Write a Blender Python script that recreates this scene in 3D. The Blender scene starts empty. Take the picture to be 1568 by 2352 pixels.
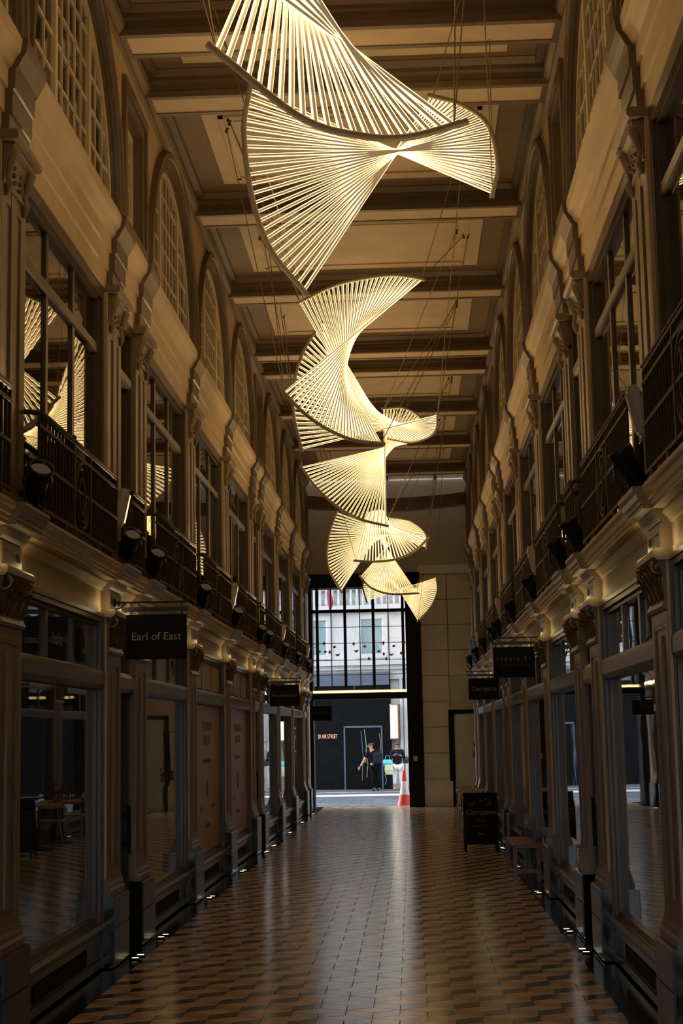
import bpy, bmesh, math, random
from mathutils import Vector, Matrix
random.seed(7)
PI = math.pi
COL = bpy.context.scene.collection
SC = bpy.context.scene

# ------------------------------------------------------------------ camera
F, CX, CY, CAMH, CAMX = 3600.0, 784.0, 1176.0, 1.8, 0.475      # focal length etc. in pixels of the 1568x2352 frame
vY = Vector((945 - CX, 1685 - CY, F)).normalized()              # world axes in (right, down, forward) camera axes
_vyy = -(vY.x * -484.0 + vY.z * F) / vY.y
vZ = Vector((-484.0, _vyy, F)).normalized()
if vZ.y > 0: vZ.negate()
vX = vY.cross(vZ)
if vX.x < 0: vX.negate()
CAM = Vector((CAMX, 0, CAMH))
cd = bpy.data.cameras.new('camera'); cam = bpy.data.objects.new('camera', cd); COL.objects.link(cam)
right = Vector((vX.x, vY.x, vZ.x)); up = -Vector((vX.y, vY.y, vZ.y)); back = -Vector((vX.z, vY.z, vZ.z))
m = Matrix((right, up, back)).transposed().to_4x4(); m.translation = CAM
cam.matrix_world = m
cd.sensor_fit = 'AUTO'; cd.sensor_width = 36; cd.lens = F / 2352 * 36; cd.clip_end = 300
SC.camera = cam
def P(x, y, Y):
    """the point of the place at depth Y that is seen at photograph pixel x, y"""
    c = Vector(((x - CX) / F, (y - CY) / F, 1))
    r = Vector((vX.dot(c), vY.dot(c), vZ.dot(c)))
    return CAM + r * (Y / r.y)

# ------------------------------------------------------------------ world, sun, exposure
w = bpy.data.worlds.new('sky'); SC.world = w; w.use_nodes = True
nt = w.node_tree; nt.nodes.clear()
sky = nt.nodes.new('ShaderNodeTexSky'); sky.sky_type = 'NISHITA'; sky.sun_disc = False
sky.sun_elevation = math.radians(42); sky.sun_rotation = math.radians(90)
bg = nt.nodes.new('ShaderNodeBackground'); bg.inputs['Strength'].default_value = 1.3
wo = nt.nodes.new('ShaderNodeOutputWorld')
hs = nt.nodes.new('ShaderNodeHueSaturation'); hs.inputs['Saturation'].default_value = .34
nt.links.new(sky.outputs[0], hs.inputs['Color']); nt.links.new(hs.outputs[0], bg.inputs[0]); nt.links.new(bg.outputs[0], wo.inputs[0])
sl = bpy.data.lights.new('sun', 'SUN'); sl.energy = 45.0; sl.angle = math.radians(0.5); sl.color = (1, .93, .82)
sun = bpy.data.objects.new('sun', sl); COL.objects.link(sun); sun.location = (20, 50, 20)
sun.rotation_euler = Vector((1, 0, .9)).to_track_quat('Z', 'Y').to_euler()
SC.view_settings.view_transform = 'Standard'; SC.view_settings.look = 'None'
SC.view_settings.exposure = 0.45; SC.view_settings.gamma = 1.0
try: SC.view_settings.use_curve_mapping = False
except Exception: pass
SC.cycles.max_bounces = 6; SC.cycles.diffuse_bounces = 3; SC.cycles.glossy_bounces = 3
SC.cycles.use_adaptive_sampling = True; SC.cycles.adaptive_threshold = 0.06
SC.cycles.transparent_max_bounces = 14
SC.cycles.caustics_reflective = False; SC.cycles.caustics_refractive = False
SC.cycles.sample_clamp_indirect = 4.0
ROD_LIGHT = 2.05

# ------------------------------------------------------------------ materials
def s2l(c): return tuple((v / 12.92 if v <= .04045 else ((v + .055) / 1.055) ** 2.4) for v in c)
MATS = {}
def mat(name, col, rough=.55, metal=0.0, var=.12, scale=6.0, bump=0.0, bscale=40.0, emit=None, estr=0.0, spec=.5, stretch=(1, 1, 1)):
    if name in MATS: return MATS[name]
    ma = bpy.data.materials.new(name); ma.use_nodes = True
    n = ma.node_tree; b = n.nodes['Principled BSDF']
    b.inputs['Roughness'].default_value = rough; b.inputs['Metallic'].default_value = metal
    b.inputs['Specular IOR Level'].default_value = spec
    tc = n.nodes.new('ShaderNodeTexCoord'); mp = n.nodes.new('ShaderNodeMapping'); mp.inputs['Scale'].default_value = stretch
    n.links.new(tc.outputs['Object'], mp.inputs['Vector'])
    nz = n.nodes.new('ShaderNodeTexNoise'); nz.inputs['Scale'].default_value = scale; nz.inputs['Detail'].default_value = 6
    n.links.new(mp.outputs[0], nz.inputs['Vector'])
    rp = n.nodes.new('ShaderNodeValToRGB')
    lo = tuple(v * (1 - var) for v in col); hi = tuple(min(1, v * (1 + var)) for v in col)
    rp.color_ramp.elements[0].position = .3; rp.color_ramp.elements[1].position = .7
    rp.color_ramp.elements[0].color = (*lo, 1); rp.color_ramp.elements[1].color = (*hi, 1)
    n.links.new(nz.outputs['Fac'], rp.inputs['Fac']); n.links.new(rp.outputs[0], b.inputs['Base Color'])
    if bump:
        bn = n.nodes.new('ShaderNodeTexNoise'); bn.inputs['Scale'].default_value = bscale
        n.links.new(mp.outputs[0], bn.inputs['Vector'])
        bp = n.nodes.new('ShaderNodeBump'); bp.inputs['Strength'].default_value = bump; bp.inputs['Distance'].default_value = .01
        n.links.new(bn.outputs['Fac'], bp.inputs['Height']); n.links.new(bp.outputs[0], b.inputs['Normal'])
    if emit:
        b.inputs['Emission Color'].default_value = (*emit, 1); b.inputs['Emission Strength'].default_value = estr
    MATS[name] = ma
    return ma
def glass(name, tint=(.82, .84, .84), wav=0.0, wscale=6.0, f0=.05, refl=(1, 1, 1)):
    if name in MATS: return MATS[name]
    ma = bpy.data.materials.new(name); ma.use_nodes = True; n = ma.node_tree; n.nodes.clear()
    out = n.nodes.new('ShaderNodeOutputMaterial'); mx = n.nodes.new('ShaderNodeMixShader')
    tr = n.nodes.new('ShaderNodeBsdfTransparent'); tr.inputs[0].default_value = (*tint, 1)
    gl = n.nodes.new('ShaderNodeBsdfGlossy'); gl.inputs['Roughness'].default_value = .012; gl.inputs[0].default_value = (*refl, 1)
    ge = n.nodes.new('ShaderNodeNewGeometry'); dt = n.nodes.new('ShaderNodeVectorMath'); dt.operation = 'DOT_PRODUCT'
    n.links.new(ge.outputs['Normal'], dt.inputs[0]); n.links.new(ge.outputs['Incoming'], dt.inputs[1])
    def mth(op, a, b_):
        x = n.nodes.new('ShaderNodeMath'); x.operation = op
        for i, v in enumerate((a, b_)):
            if v is None: continue
            if isinstance(v, (int, float)): x.inputs[i].default_value = v
            else: n.links.new(v, x.inputs[i])
        return x.outputs[0]
    ab = mth('ABSOLUTE', dt.outputs['Value'], None); iv = mth('SUBTRACT', 1.0, ab); pw = mth('POWER', iv, 5.0)
    fr = mth('ADD', mth('MULTIPLY', pw, 1 - f0), f0)
    n.links.new(fr, mx.inputs[0]); n.links.new(tr.outputs[0], mx.inputs[1]); n.links.new(gl.outputs[0], mx.inputs[2])
    if wav:
        tc = n.nodes.new('ShaderNodeTexCoord'); nz = n.nodes.new('ShaderNodeTexNoise'); nz.inputs['Scale'].default_value = wscale
        nz.inputs['Detail'].default_value = 1
        n.links.new(tc.outputs['Object'], nz.inputs['Vector'])
        bp = n.nodes.new('ShaderNodeBump'); bp.inputs['Strength'].default_value = wav; bp.inputs['Distance'].default_value = .02
        n.links.new(nz.outputs['Fac'], bp.inputs['Height']); n.links.new(bp.outputs[0], gl.inputs['Normal'])
    n.links.new(mx.outputs[0], out.inputs[0]); MATS[name] = ma
    return ma

CREAM = mat('cream_plaster', (.70, .55, .35), .55, var=.06, scale=3, bump=.03)
WALLP = mat('ochre_wall_paint', (.56, .42, .24), .6, var=.08, scale=2, bump=.03)
TAUPE = mat('taupe_paint', (.27, .20, .135), .42, var=.1, scale=5, bump=.04)
TAUPD = mat('dark_taupe_paint', (.16, .115, .08), .38, var=.12, scale=5)
BROWN = mat('brown_frame_paint', (.10, .07, .05), .35, var=.15, scale=8)
CEILB = mat('ceiling_brown', (.24, .165, .09), .6, var=.06, scale=2)
PALE = mat('pale_window_paint', (.82, .70, .50), .5, var=.05)
BLACKST = mat('black_marble', (.012, .011, .011), .14, var=.5, scale=5)
MARBLE = mat('grey_brown_marble', (.075, .058, .046), .3, var=.35, scale=4)
BRONZE = mat('bronze_rail', (.075, .05, .032), .6, metal=.1, var=.2, spec=.25)
GILT = mat('gilded_leaf', (.28, .19, .085), .38, metal=.45, var=.35, scale=14)
BLACK = mat('black_paint', (.010, .009, .009), .6, var=.2, spec=.15)
BLKMET = mat('black_cast_metal', (.022, .022, .024), .35, metal=.3, var=.2)
WHITE = mat('white_plastic', (.62, .58, .52), .4, var=.03)
STEEL = mat('grey_painted_tube', (.55, .49, .41), .4, var=.06)
RODB = mat('rod_cream_face', (.62, .52, .38), .5, var=.03, emit=(1.0, .72, .40), estr=.13)
LED = mat('led_strip', (.9, .8, .6), .5, var=.01, emit=(1.0, .67, .28), estr=ROD_LIGHT)
CABLE = mat('steel_cable', (.34, .26, .17), .5, metal=.1, var=.1)
LAMPL = mat('floor_lamp_glow', (.9, .8, .6), .3, var=.01, emit=(1, .78, .42), estr=2.2)
BARL = mat('light_bar_glow', (.9, .8, .6), .3, var=.01, emit=(1, .66, .28), estr=1.6)
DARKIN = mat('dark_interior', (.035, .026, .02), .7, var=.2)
ROOMW = mat('shop_wall_paint', (.42, .38, .33), .7, var=.05)
WOODF = mat('shop_floor_boards', (.14, .085, .05), .35, var=.25, scale=4, stretch=(1, 6, 1))
WOOD = mat('oak_wood', (.33, .17, .07), .4, var=.25, scale=5, stretch=(6, 1, 1))
REDWD = mat('mahogany_wood', (.20, .075, .035), .35, var=.25, scale=5, stretch=(6, 1, 1))
LTWOOD = mat('pale_birch_wood', (.55, .38, .20), .35, var=.2, scale=5)
TXT = mat('sign_lettering_cream', (.62, .52, .42), .5, var=.02)
TXTD = mat('sign_lettering_bronze', (.34, .25, .17), .5, var=.02)
GSHOP = glass('shop_glass', (.78, .80, .80), wav=.03, wscale=2.0)
GUP = glass('old_wavy_glass', (.55, .52, .46), wav=.006, wscale=6.0, f0=.09)
GARCH = glass('dim_arch_glass', (.45, .46, .46), wav=.05, wscale=8.0, f0=.07)
GPORT = glass('portal_glass', (.93, .95, .96), f0=.035)

# ------------------------------------------------------------------ mesh helpers
class MB:
    def __init__(s): s.v = []; s.f = []; s.mi = []; s.sm = []
    def add(s, vs, fs, mi=0, smooth=False):
        o = len(s.v); s.v += [tuple(v) for v in vs]
        for f in fs: s.f.append(tuple(i + o for i in f)); s.mi.append(mi); s.sm.append(smooth)
        return s
    def box(s, x0, x1, y0, y1, z0, z1, mi=0, M=None):
        vs = [(x, y, z) for x in (x0, x1) for y in (y0, y1) for z in (z0, z1)]
        if M is not None: vs = [tuple(M @ Vector(v)) for v in vs]
        return s.add(vs, [(0, 1, 3, 2), (4, 6, 7, 5), (0, 4, 5, 1), (2, 3, 7, 6), (0, 2, 6, 4), (1, 5, 7, 3)], mi)
    def frame(s, x0, x1, y0, y1, z0, z1, t, mi=0, tb=None, tt=None):
        """rectangular border in the y/z plane"""
        tb = t if tb is None else tb; tt = t if tt is None else tt
        s.box(x0, x1, y0, y0 + t, z0, z1, mi); s.box(x0, x1, y1 - t, y1, z0, z1, mi)
        s.box(x0, x1, y0 + t, y1 - t, z0, z0 + tb, mi); s.box(x0, x1, y0 + t, y1 - t, z1 - tt, z1, mi)
        return s
    def ext_y(s, prof, y0, y1, mi=0):
        """closed (x, z) outline drawn out along y"""
        n = len(prof)
        vs = [(x, y0, z) for x, z in prof] + [(x, y1, z) for x, z in prof]
        fs = [tuple(range(n)), tuple(range(2 * n - 1, n - 1, -1))] + [(i, i + n, (i + 1) % n + n, (i + 1) % n) for i in range(n)]
        return s.add(vs, fs, mi)
    def ext_x(s, prof, x0, x1, mi=0):
        n = len(prof)
        vs = [(x0, y, z) for y, z in prof] + [(x1, y, z) for y, z in prof]
        fs = [tuple(range(n)), tuple(range(2 * n - 1, n - 1, -1))] + [(i, i + n, (i + 1) % n + n, (i + 1) % n) for i in range(n)]
        return s.add(vs, fs, mi)
    def ext_z(s, prof, z0, z1, mi=0):
        n = len(prof)
        vs = [(x, y, z0) for x, y in prof] + [(x, y, z1) for x, y in prof]
        fs = [tuple(range(n)), tuple(range(2 * n - 1, n - 1, -1))] + [(i, i + n, (i + 1) % n + n, (i + 1) % n) for i in range(n)]
        return s.add(vs, fs, mi)
    def tube(s, pts, r, n=8, mi=0, cap=True):
        pts = [Vector(p) for p in pts]; rs = r if isinstance(r, (list, tuple)) else [r] * len(pts)
        ref = None; vs = []; fs = []
        for i, p in enumerate(pts):
            t = (pts[min(i + 1, len(pts) - 1)] - pts[max(i - 1, 0)]).normalized()
            if ref is None: ref = Vector((0, 0, 1)) if abs(t.z) < .9 else Vector((1, 0, 0))
            a = (ref - t * ref.dot(t)).normalized(); ref = a; b = t.cross(a)
            for k in range(n):
                an = 2 * PI * k / n; vs.append(p + (a * math.cos(an) + b * math.sin(an)) * rs[i])
        for i in range(len(pts) - 1):
            for k in range(n): fs.append((i * n + k, i * n + (k + 1) % n, (i + 1) * n + (k + 1) % n, (i + 1) * n + k))
        s.add(vs, fs, mi, True)
        if cap: s.add(vs[:n], [tuple(range(n))[::-1]], mi); s.add(vs[-n:], [tuple(range(n))], mi)
        return s
    def lathe(s, prof, n=14, mi=0, c=(0, 0, 0), M=None, smooth=True):
        vs = []; fs = []
        for r, z in prof:
            for k in range(n):
                a = 2 * PI * k / n; v = Vector((c[0] + r * math.cos(a), c[1] + r * math.sin(a), c[2] + z))
                vs.append(M @ v if M is not None else v)
        for i in range(len(prof) - 1):
            for k in range(n): fs.append((i * n + k, i * n + (k + 1) % n, (i + 1) * n + (k + 1) % n, (i + 1) * n + k))
        s.add(vs, fs, mi, smooth); s.add(vs[:n], [tuple(range(n))[::-1]], mi); s.add(vs[-n:], [tuple(range(n))], mi)
        return s
    def mesh(s, name, mats):
        me = bpy.data.meshes.new(name); me.from_pydata(s.v, [], s.f)
        for m_ in (mats if isinstance(mats, (list, tuple)) else [mats]): me.materials.append(m_)
        me.polygons.foreach_set('material_index', s.mi); me.polygons.foreach_set('use_smooth', s.sm)
        bm = bmesh.new(); bm.from_mesh(me); bmesh.ops.recalc_face_normals(bm, faces=bm.faces); bm.to_mesh(me); bm.free()
        me.update(); return me
    def build(s, name, mats, parent=None, M=None): return link(name, s.mesh(name, mats), parent, M)
def link(name, me, parent=None, M=None):
    o = bpy.data.objects.new(name, me); COL.objects.link(o)
    if parent is not None: o.parent = parent
    if M is not None: o.matrix_basis = M
    return o
def bevel(o, wd=.004, seg=2):
    b = o.modifiers.new('bevel', 'BEVEL'); b.width = wd; b.segments = seg; b.limit_method = 'ANGLE'; return o
def empty(name, loc=(0, 0, 0), rz=0, parent=None):
    o = bpy.data.objects.new(name, None); COL.objects.link(o); o.location = loc; o.rotation_euler = (0, 0, rz); o.empty_display_size = .05
    if parent is not None: o.parent = parent
    return o
def tag(o, label=None, cat=None, group=None, kind=None):
    if label: o['label'] = label
    if cat: o['category'] = cat
    if group: o['group'] = group
    if kind: o['kind'] = kind
    return o
def copy_tree(o, parent=None, M=None):
    c = o.copy(); COL.objects.link(c); c.parent = parent
    if M is not None: c.matrix_basis = M
    for ch in o.children: copy_tree(ch, c)
    return c
def text(body, size, mtl, parent=None, M=None, name='lettering', ext=.003, align='CENTER', spacing=1.0, sx=1.0):
    cu = bpy.data.curves.new(name, 'FONT'); cu.body = body; cu.size = size; cu.extrude = ext; cu.align_x = align; cu.align_y = 'CENTER'
    cu.space_character = spacing; cu.materials.append(mtl); cu.resolution_u = 4
    tmp = link(name, cu); dg = bpy.context.evaluated_depsgraph_get(); dg.update()
    me = bpy.data.meshes.new_from_object(tmp.evaluated_get(dg)); bpy.data.objects.remove(tmp); bpy.data.curves.remove(cu)
    if sx != 1.0: me.transform(Matrix.Scale(sx, 4, (1, 0, 0)))
    return link(name, me, parent, M)
RX90 = Matrix.Rotation(PI / 2, 4, 'X')       # text lying in x/y to standing upright, facing -Y
def T(x, y, z): return Matrix.Translation((x, y, z))
ORD = ['first', 'second', 'third', 'fourth', 'fifth', 'sixth', 'seventh', 'eighth', 'ninth', 'tenth', 'eleventh', 'twelfth']

# ------------------------------------------------------------------ layout of the bays (pilaster centres along the arcade)
WX = 2.0                                            # pilaster face, each side of the middle
PIL = [6.17, 9.63, 13.09, 14.44, 17.90, 21.36, 24.82, 26.17, 29.63, 33.09, 36.55, 37.90]
PW = .60
BAYS = [(PIL[i], PIL[i + 1], PIL[i + 1] - PIL[i] < 2) for i in range(len(PIL) - 1)]
Y0, Y1 = 2.6, 38.25                                 # ends of the side walls
END = 39.5
SIDES = {'left': (-1, 0.0), 'right': (1, PI)}
def at(side, y, dx=0):
    s, rz = SIDES[side]
    return T(s * (WX - dx), y, 0) @ Matrix.Rotation(rz, 4, 'Z')
# wall-local coordinates: x towards the aisle (0 = pilaster face), y along the arcade, z up

# ------------------------------------------------------------------ floor
fl = MB().box(-2.6, 2.6, -6, 40.6, -.3, -.012).build('floor', BLACKST); tag(fl, 'polished black stone floor border beneath the patterned tiles', 'floor', kind='structure')
TW, TS = 3.56 / 20, .19
TL = mat('tile_sand', (.80, .56, .33), .19, var=.12, scale=9, bump=.035, bscale=5)
TM = mat('tile_russet', (.60, .385, .20), .19, var=.14, scale=9, bump=.035, bscale=5)
TD = mat('tile_dark_umber', (.045, .030, .022), .17, var=.3, scale=9, bump=.035, bscale=5)
g = .0022
def tile_polys():
    """one light rhombus, one dark and one russet parallelogram of the tumbling-block pattern, about the light one's middle"""
    W_, S = TW, TS
    return [('L', [(-W_, 0), (0, -S / 2), (W_, 0), (0, S / 2)]),
            ('M', [(-W_, 0), (-W_, -S), (0, -1.5 * S), (0, -S / 2)]),
            ('D', [(0, -S / 2), (0, -1.5 * S), (W_, -S), (W_, 0)])]
def shrink(poly, d):
    cx = sum(p[0] for p in poly) / len(poly); cy = sum(p[1] for p in poly) / len(poly)
    return [(cx + (x - cx) * (1 - d / .09), cy + (y - cy) * (1 - d / .09)) for x, y in poly]
TMESH = {}
for k, pl in tile_polys():
    pl = shrink(pl, g); top = shrink(pl, .0012); n4 = len(pl)
    vs = [(x, y, -.012) for x, y in pl] + [(x, y, -.001) for x, y in pl] + [(x, y, 0) for x, y in top]
    fs = [tuple(range(8, 12))] + [(i, (i + 1) % 4, (i + 1) % 4 + 4, i + 4) for i in range(4)] + [(i + 4, (i + 1) % 4 + 4, (i + 1) % 4 + 8, i + 8) for i in range(4)]
    TMESH[k] = (vs, fs)
def clipx(vs, x):                # tiles at the edge are cut
    return vs
tile_meshes = {k: MB().add(*TMESH[k]).mesh('tile_' + k, {'L': TL, 'M': TM, 'D': TD}[k]) for k in TMESH}
spots = []
rows = int(38 / (1.5 * TS)) + 2
for r in range(rows):
    for c in range(-11, 12):
        x = (2 * c + (r % 2)) * TW; y = 3.0 + r * 1.5 * TS
        if y > 40.3: continue
        for k in 'LDM':
            lo, hi = {'L': (x - TW, x + TW), 'M': (x - TW, x), 'D': (x, x + TW)}[k]
            if lo < -1.79 and hi < -1.77 or hi > 1.79 and lo > 1.77: continue
            spots.append((y, x, k, lo < -1.79 or hi > 1.79))
parts = 0; stuff = {k: MB() for k in 'LDM'}; extra = MB()
spots.sort()
jit = random.Random(3)
for y, x, k, edge in spots:
    dz = jit.uniform(-.0006, .0006)
    if not edge and y > 10.15 and parts < 298 and -2.0 < x < 1.9:
        link('tile', tile_meshes[k], fl, T(x, y, dz)); parts += 1
    else:
        vs, fs = TMESH[k]
        stuff[k].add([(max(-1.78, min(1.78, vx + x)), vy + y, vz + dz) for vx, vy, vz in vs], fs)
for k, nm in (('L', 'sand_tiles'), ('D', 'dark_tiles'), ('M', 'russet_tiles')):
    tag(stuff[k].build(nm, {'L': TL, 'M': TM, 'D': TD}[k], fl), kind='stuff')

# ------------------------------------------------------------------ ceiling and beams
ce = MB().box(-6.2, 6.2, -6, 38.3, 8.13, 8.5).build('ceiling', CEILB); tag(ce, 'brown coffered ceiling with cream panels and cross beams', 'ceiling', kind='structure')
bprof = [(-.24, 7.89), (.24, 7.89), (.24, 7.93), (.21, 7.945), (.21, 8.0), (.25, 8.03), (.25, 8.07), (.31, 8.12), (.31, 8.14), (-.31, 8.14), (-.31, 8.12), (-.25, 8.07), (-.25, 8.03), (-.21, 8.0), (-.21, 7.945), (-.24, 7.93)]
bmsh = MB().ext_x(bprof, -1.97, 1.97); bmsh.box(-1.97, 1.97, -.235, -.17, 7.872, 7.89); bmsh.box(-1.97, 1.97, .17, .235, 7.872, 7.89)
bmsh.box(-1.97, -1.87, -.17, .17, 7.872, 7.89); bmsh.box(1.87, 1.97, -.17, .17, 7.872, 7.89)
bme = bmsh.mesh('beam', mat('beam_umber_paint', (.21, .15, .095), .45, var=.08))
pme = MB().box(-1.87, 1.87, -.17, .17, 7.884, 7.889).mesh('beam_panel', CREAM)
BY = [2.71] + PIL[:-1]
for y in BY:
    b = link('beam', bme, ce, T(0, y, 0)); link('beam_panel', pme, b)
def coffer(y0, y1):
    c = empty('coffer', (0, 0, 0), 0, ce)
    a, b_ = y0 + .31, y1 - .31
    nar = b_ - a < 1.2
    my = .16 if nar else .33
    x = 1.52
    MB().box(-x, x, a + my, b_ - my, 8.10, 8.135).build('raised_panel', CREAM, c)
    if not nar:
        fm = MB(); i = .17
        for (xa, xb, ya, yb) in ((-x + i, x - i, a + my + i, a + my + i + .05), (-x + i, x - i, b_ - my - i - .05, b_ - my - i), (-x + i, -x + i + .05, a + my + i, b_ - my - i), (x - i - .05, x - i, a + my + i, b_ - my - i)):
            fm.box(xa, xb, ya, yb, 8.082, 8.101)
        fm.box(-x + .32, x - .32, a + my + .32, b_ - my - .32, 8.088, 8.1)
        fm.build('moulding_frame', CREAM, c)
    # deep border moulding against wall and beams
    fr = MB()
    for s in (-1, 1):
        fr.box(s * 1.955, s * 1.80, a - .02, b_ + .02, 8.06, 8.135); fr.box(s * 1.955, s * 1.88, a - .02, b_ + .02, 7.99, 8.07)
    fr.build('border_moulding', TAUPD, c)
for i in range(len(BY) - 1): coffer(BY[i], BY[i + 1])
coffer(BY[-1], BY[-1] + 1.6)

# ------------------------------------------------------------------ side walls
def arch_wall(w, r, z0, z1, x0, x1, cz, seg=28):
    """wall panel w wide with a semicircular opening of radius r standing on z0"""
    mb = MB(); h = w / 2
    pts = [(r * math.cos(PI * k / seg), cz + r * math.sin(PI * k / seg)) for k in range(seg + 1)]
    for x, flip in ((x0, 0), (x1, 1)):
        for k in range(seg):
            (ya, za), (yb, zb) = pts[k], pts[k + 1]
            mb.add([(x, ya, za), (x, yb, zb), (x, yb, z1), (x, ya, z1)], [(0, 1, 2, 3)])
        mb.add([(x, r, z0), (x, h, z0), (x, h, z1), (x, r, z1)], [(0, 1, 2, 3)])
        mb.add([(x, -h, z0), (x, -r, z0), (x, -r, z1), (x, -h, z1)], [(0, 1, 2, 3)])
    for k in range(seg):
        (ya, za), (yb, zb) = pts[k], pts[k + 1]
        mb.add([(x0, ya, za), (x1, ya, za), (x1, yb, zb), (x0, yb, zb)], [(0, 1, 2, 3)])
    for y in (-h, h): mb.add([(x0, y, z0), (x1, y, z0), (x1, y, z1), (x0, y, z1)], [(0, 1, 2, 3)])
    mb.add([(x0, -h, z1), (x1, -h, z1), (x1, h, z1), (x0, h, z1)], [(0, 1, 2, 3)])
    return mb
def arc_band(prof, cz, seg=30, a0=0, a1=PI, mi=0):
    """(radius, x) outline swept round a half circle in the y/z plane"""
    mb = MB(); n = len(prof); vs = []; fs = []
    for k in range(seg + 1):
        a = a0 + (a1 - a0) * k / seg
        for r, x in prof: vs.append((x, r * math.cos(a), cz + r * math.sin(a)))
    for k in range(seg):
        for i in range(n): fs.append((k * n + i, k * n + (i + 1) % n, (k + 1) * n + (i + 1) % n, (k + 1) * n + i))
    fs += [tuple(range(n)), tuple(range(seg * n, seg * n + n))]
    return mb.add(vs, fs)
SILL = 6.27
WW = BAYS[0][1] - BAYS[0][0]; NW = 1.35
def cyl_cols(sec, n): return [sec[0] + (sec[1] - sec[0]) * k / n for k in range(n + 1)]
# shared meshes -----------------------------------------------------------
ME = {}
ME['arch_wall'] = arch_wall(WW, 1.55, 6.25, 8.2, .045, -.3, SILL).mesh('arch_wall', WALLP)
ME['archivolt'] = arc_band([(1.50, .045), (1.50, .06), (1.545, .06), (1.55, .085), (1.62, .085), (1.63, .105), (1.685, .105), (1.70, .045)], SILL).mesh('archivolt', TAUPD)
ME['arch_reveal'] = arc_band([(1.50, -.10), (1.50, .05), (1.555, .05), (1.555, -.10)], SILL).mesh('arch_reveal', TAUPD)
ME['arch_rim'] = arc_band([(1.445, -.06), (1.445, .012), (1.50, .012), (1.50, -.06)], SILL).mesh('arch_rim', PALE)
def fascia(y0, y1):
    return MB().ext_y([(-.3, 5.58), (-.02, 5.58), (-.02, 5.74), (.0, 5.745), (.0, 5.90), (.02, 5.905), (.02, 6.03), (.045, 6.05), (.07, 6.10), (.10, 6.14), (.11, 6.20), (.11, 6.23), (.06, 6.26), (-.3, 6.26)], y0, y1)
ME['fascia_w'] = fascia(-WW / 2, WW / 2).mesh('fascia', CREAM)
ME['fascia_n'] = fascia(-NW / 2, NW / 2).mesh('fascia', CREAM)
def frieze(y0, y1):
    return MB().ext_y([(-.35, 2.82), (-.06, 2.82), (-.045, 2.83), (-.045, 2.865), (-.06, 2.875), (-.06, 3.02), (-.045, 3.03), (-.03, 3.05), (.0, 3.08), (.0, 3.10), (-.35, 3.10)], y0, y1)
ME['frieze_w'] = frieze(-WW / 2, WW / 2).mesh('frieze', CREAM); ME['frieze_n'] = frieze(-NW / 2, NW / 2).mesh('frieze', CREAM)
def cornice(d, y0, y1):
    return MB().ext_y([(-.35, 3.10), (.065 + d, 3.10), (.065 + d, 3.125), (.075 + d, 3.13), (.075 + d, 3.15), (.09 + d, 3.16), (.10 + d, 3.19), (.115 + d, 3.205), (.12 + d, 3.215), (.12 + d, 3.235), (-.35, 3.25)], y0, y1)
ME['cornice_w'] = cornice(0, -WW / 2, WW / 2).mesh('cornice', CREAM); ME['cornice_n'] = cornice(0, -NW / 2, NW / 2).mesh('cornice', CREAM)
ME['ressaut'] = cornice(.055, -.33, .33).mesh('cornice_break', TAUPE)
ME['wall_bar_w'] = MB().ext_y([(.045, 7.84), (.075, 7.85), (.08, 7.89), (.12, 7.93), (.13, 7.99), (.10, 8.01), (.10, 8.14), (.045, 8.14)], -WW / 2, WW / 2).mesh('wall_cornice', TAUPE)
ME['wall_bar_n'] = MB().ext_y([(.045, 7.84), (.075, 7.85), (.08, 7.89), (.12, 7.93), (.13, 7.99), (.10, 8.01), (.10, 8.14), (.045, 8.14)], -NW / 2, NW / 2).mesh('wall_cornice', TAUPE)
nwm = MB()
for (a, b_, c, d) in ((-NW / 2, -.42, 6.25, 8.2), (.42, NW / 2, 6.25, 8.2), (-.42, .42, 7.45, 8.2), (-.42, .42, 6.25, 6.34)): nwm.box(-.3, .045, a, b_, c, d)
ME['narrow_wall'] = nwm.mesh('narrow_wall', WALLP)
nf = MB().frame(.045, .085, -.60, .60, 6.26, 7.66, .10); nf.frame(.045, .065, -.52, .52, 6.26, 7.58, .12); nf.frame(-.12, .05, -.46, .46, 6.28, 7.50, .06)
ME['narrow_frame'] = nf.mesh('narrow_frame', TAUPD)
# pilaster pieces
sh = MB().box(-.30, -.012, -PW / 2, PW / 2, .55, 2.52); sh.frame(-.012, 0, -PW / 2, PW / 2, .66, 2.50, .075); sh.frame(-.012, -.004, -PW / 2 + .075, PW / 2 - .075, .735, 2.425, .025)
sh.box(-.012, .006, -.05, .05, .8, 2.36)
ME['shaft'] = sh.mesh('pilaster_shaft', TAUPE)
ME['pil_base'] = MB().ext_y([(-.3, .55), (.035, .55), (.035, .59), (.022, .61), (.022, .63), (.010, .66), (.004, .69), (-.3, .69)], -PW / 2 - .02, PW / 2 + .02).mesh('pilaster_base', TAUPE)
ME['plinth'] = MB().box(-.3, .06, -PW / 2 - .035, PW / 2 + .035, 0, .55).mesh('plinth', BLACKST)
ME['plinth_slab'] = MB().box(.06, .072, -PW / 2 - .02, PW / 2 + .02, .02, .30).box(.06, .072, -PW / 2 - .02, PW / 2 + .02, .315, .54).mesh('plinth_slab', mat('black_brown_slab', (.030, .025, .022), .3, var=.3))
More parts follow.
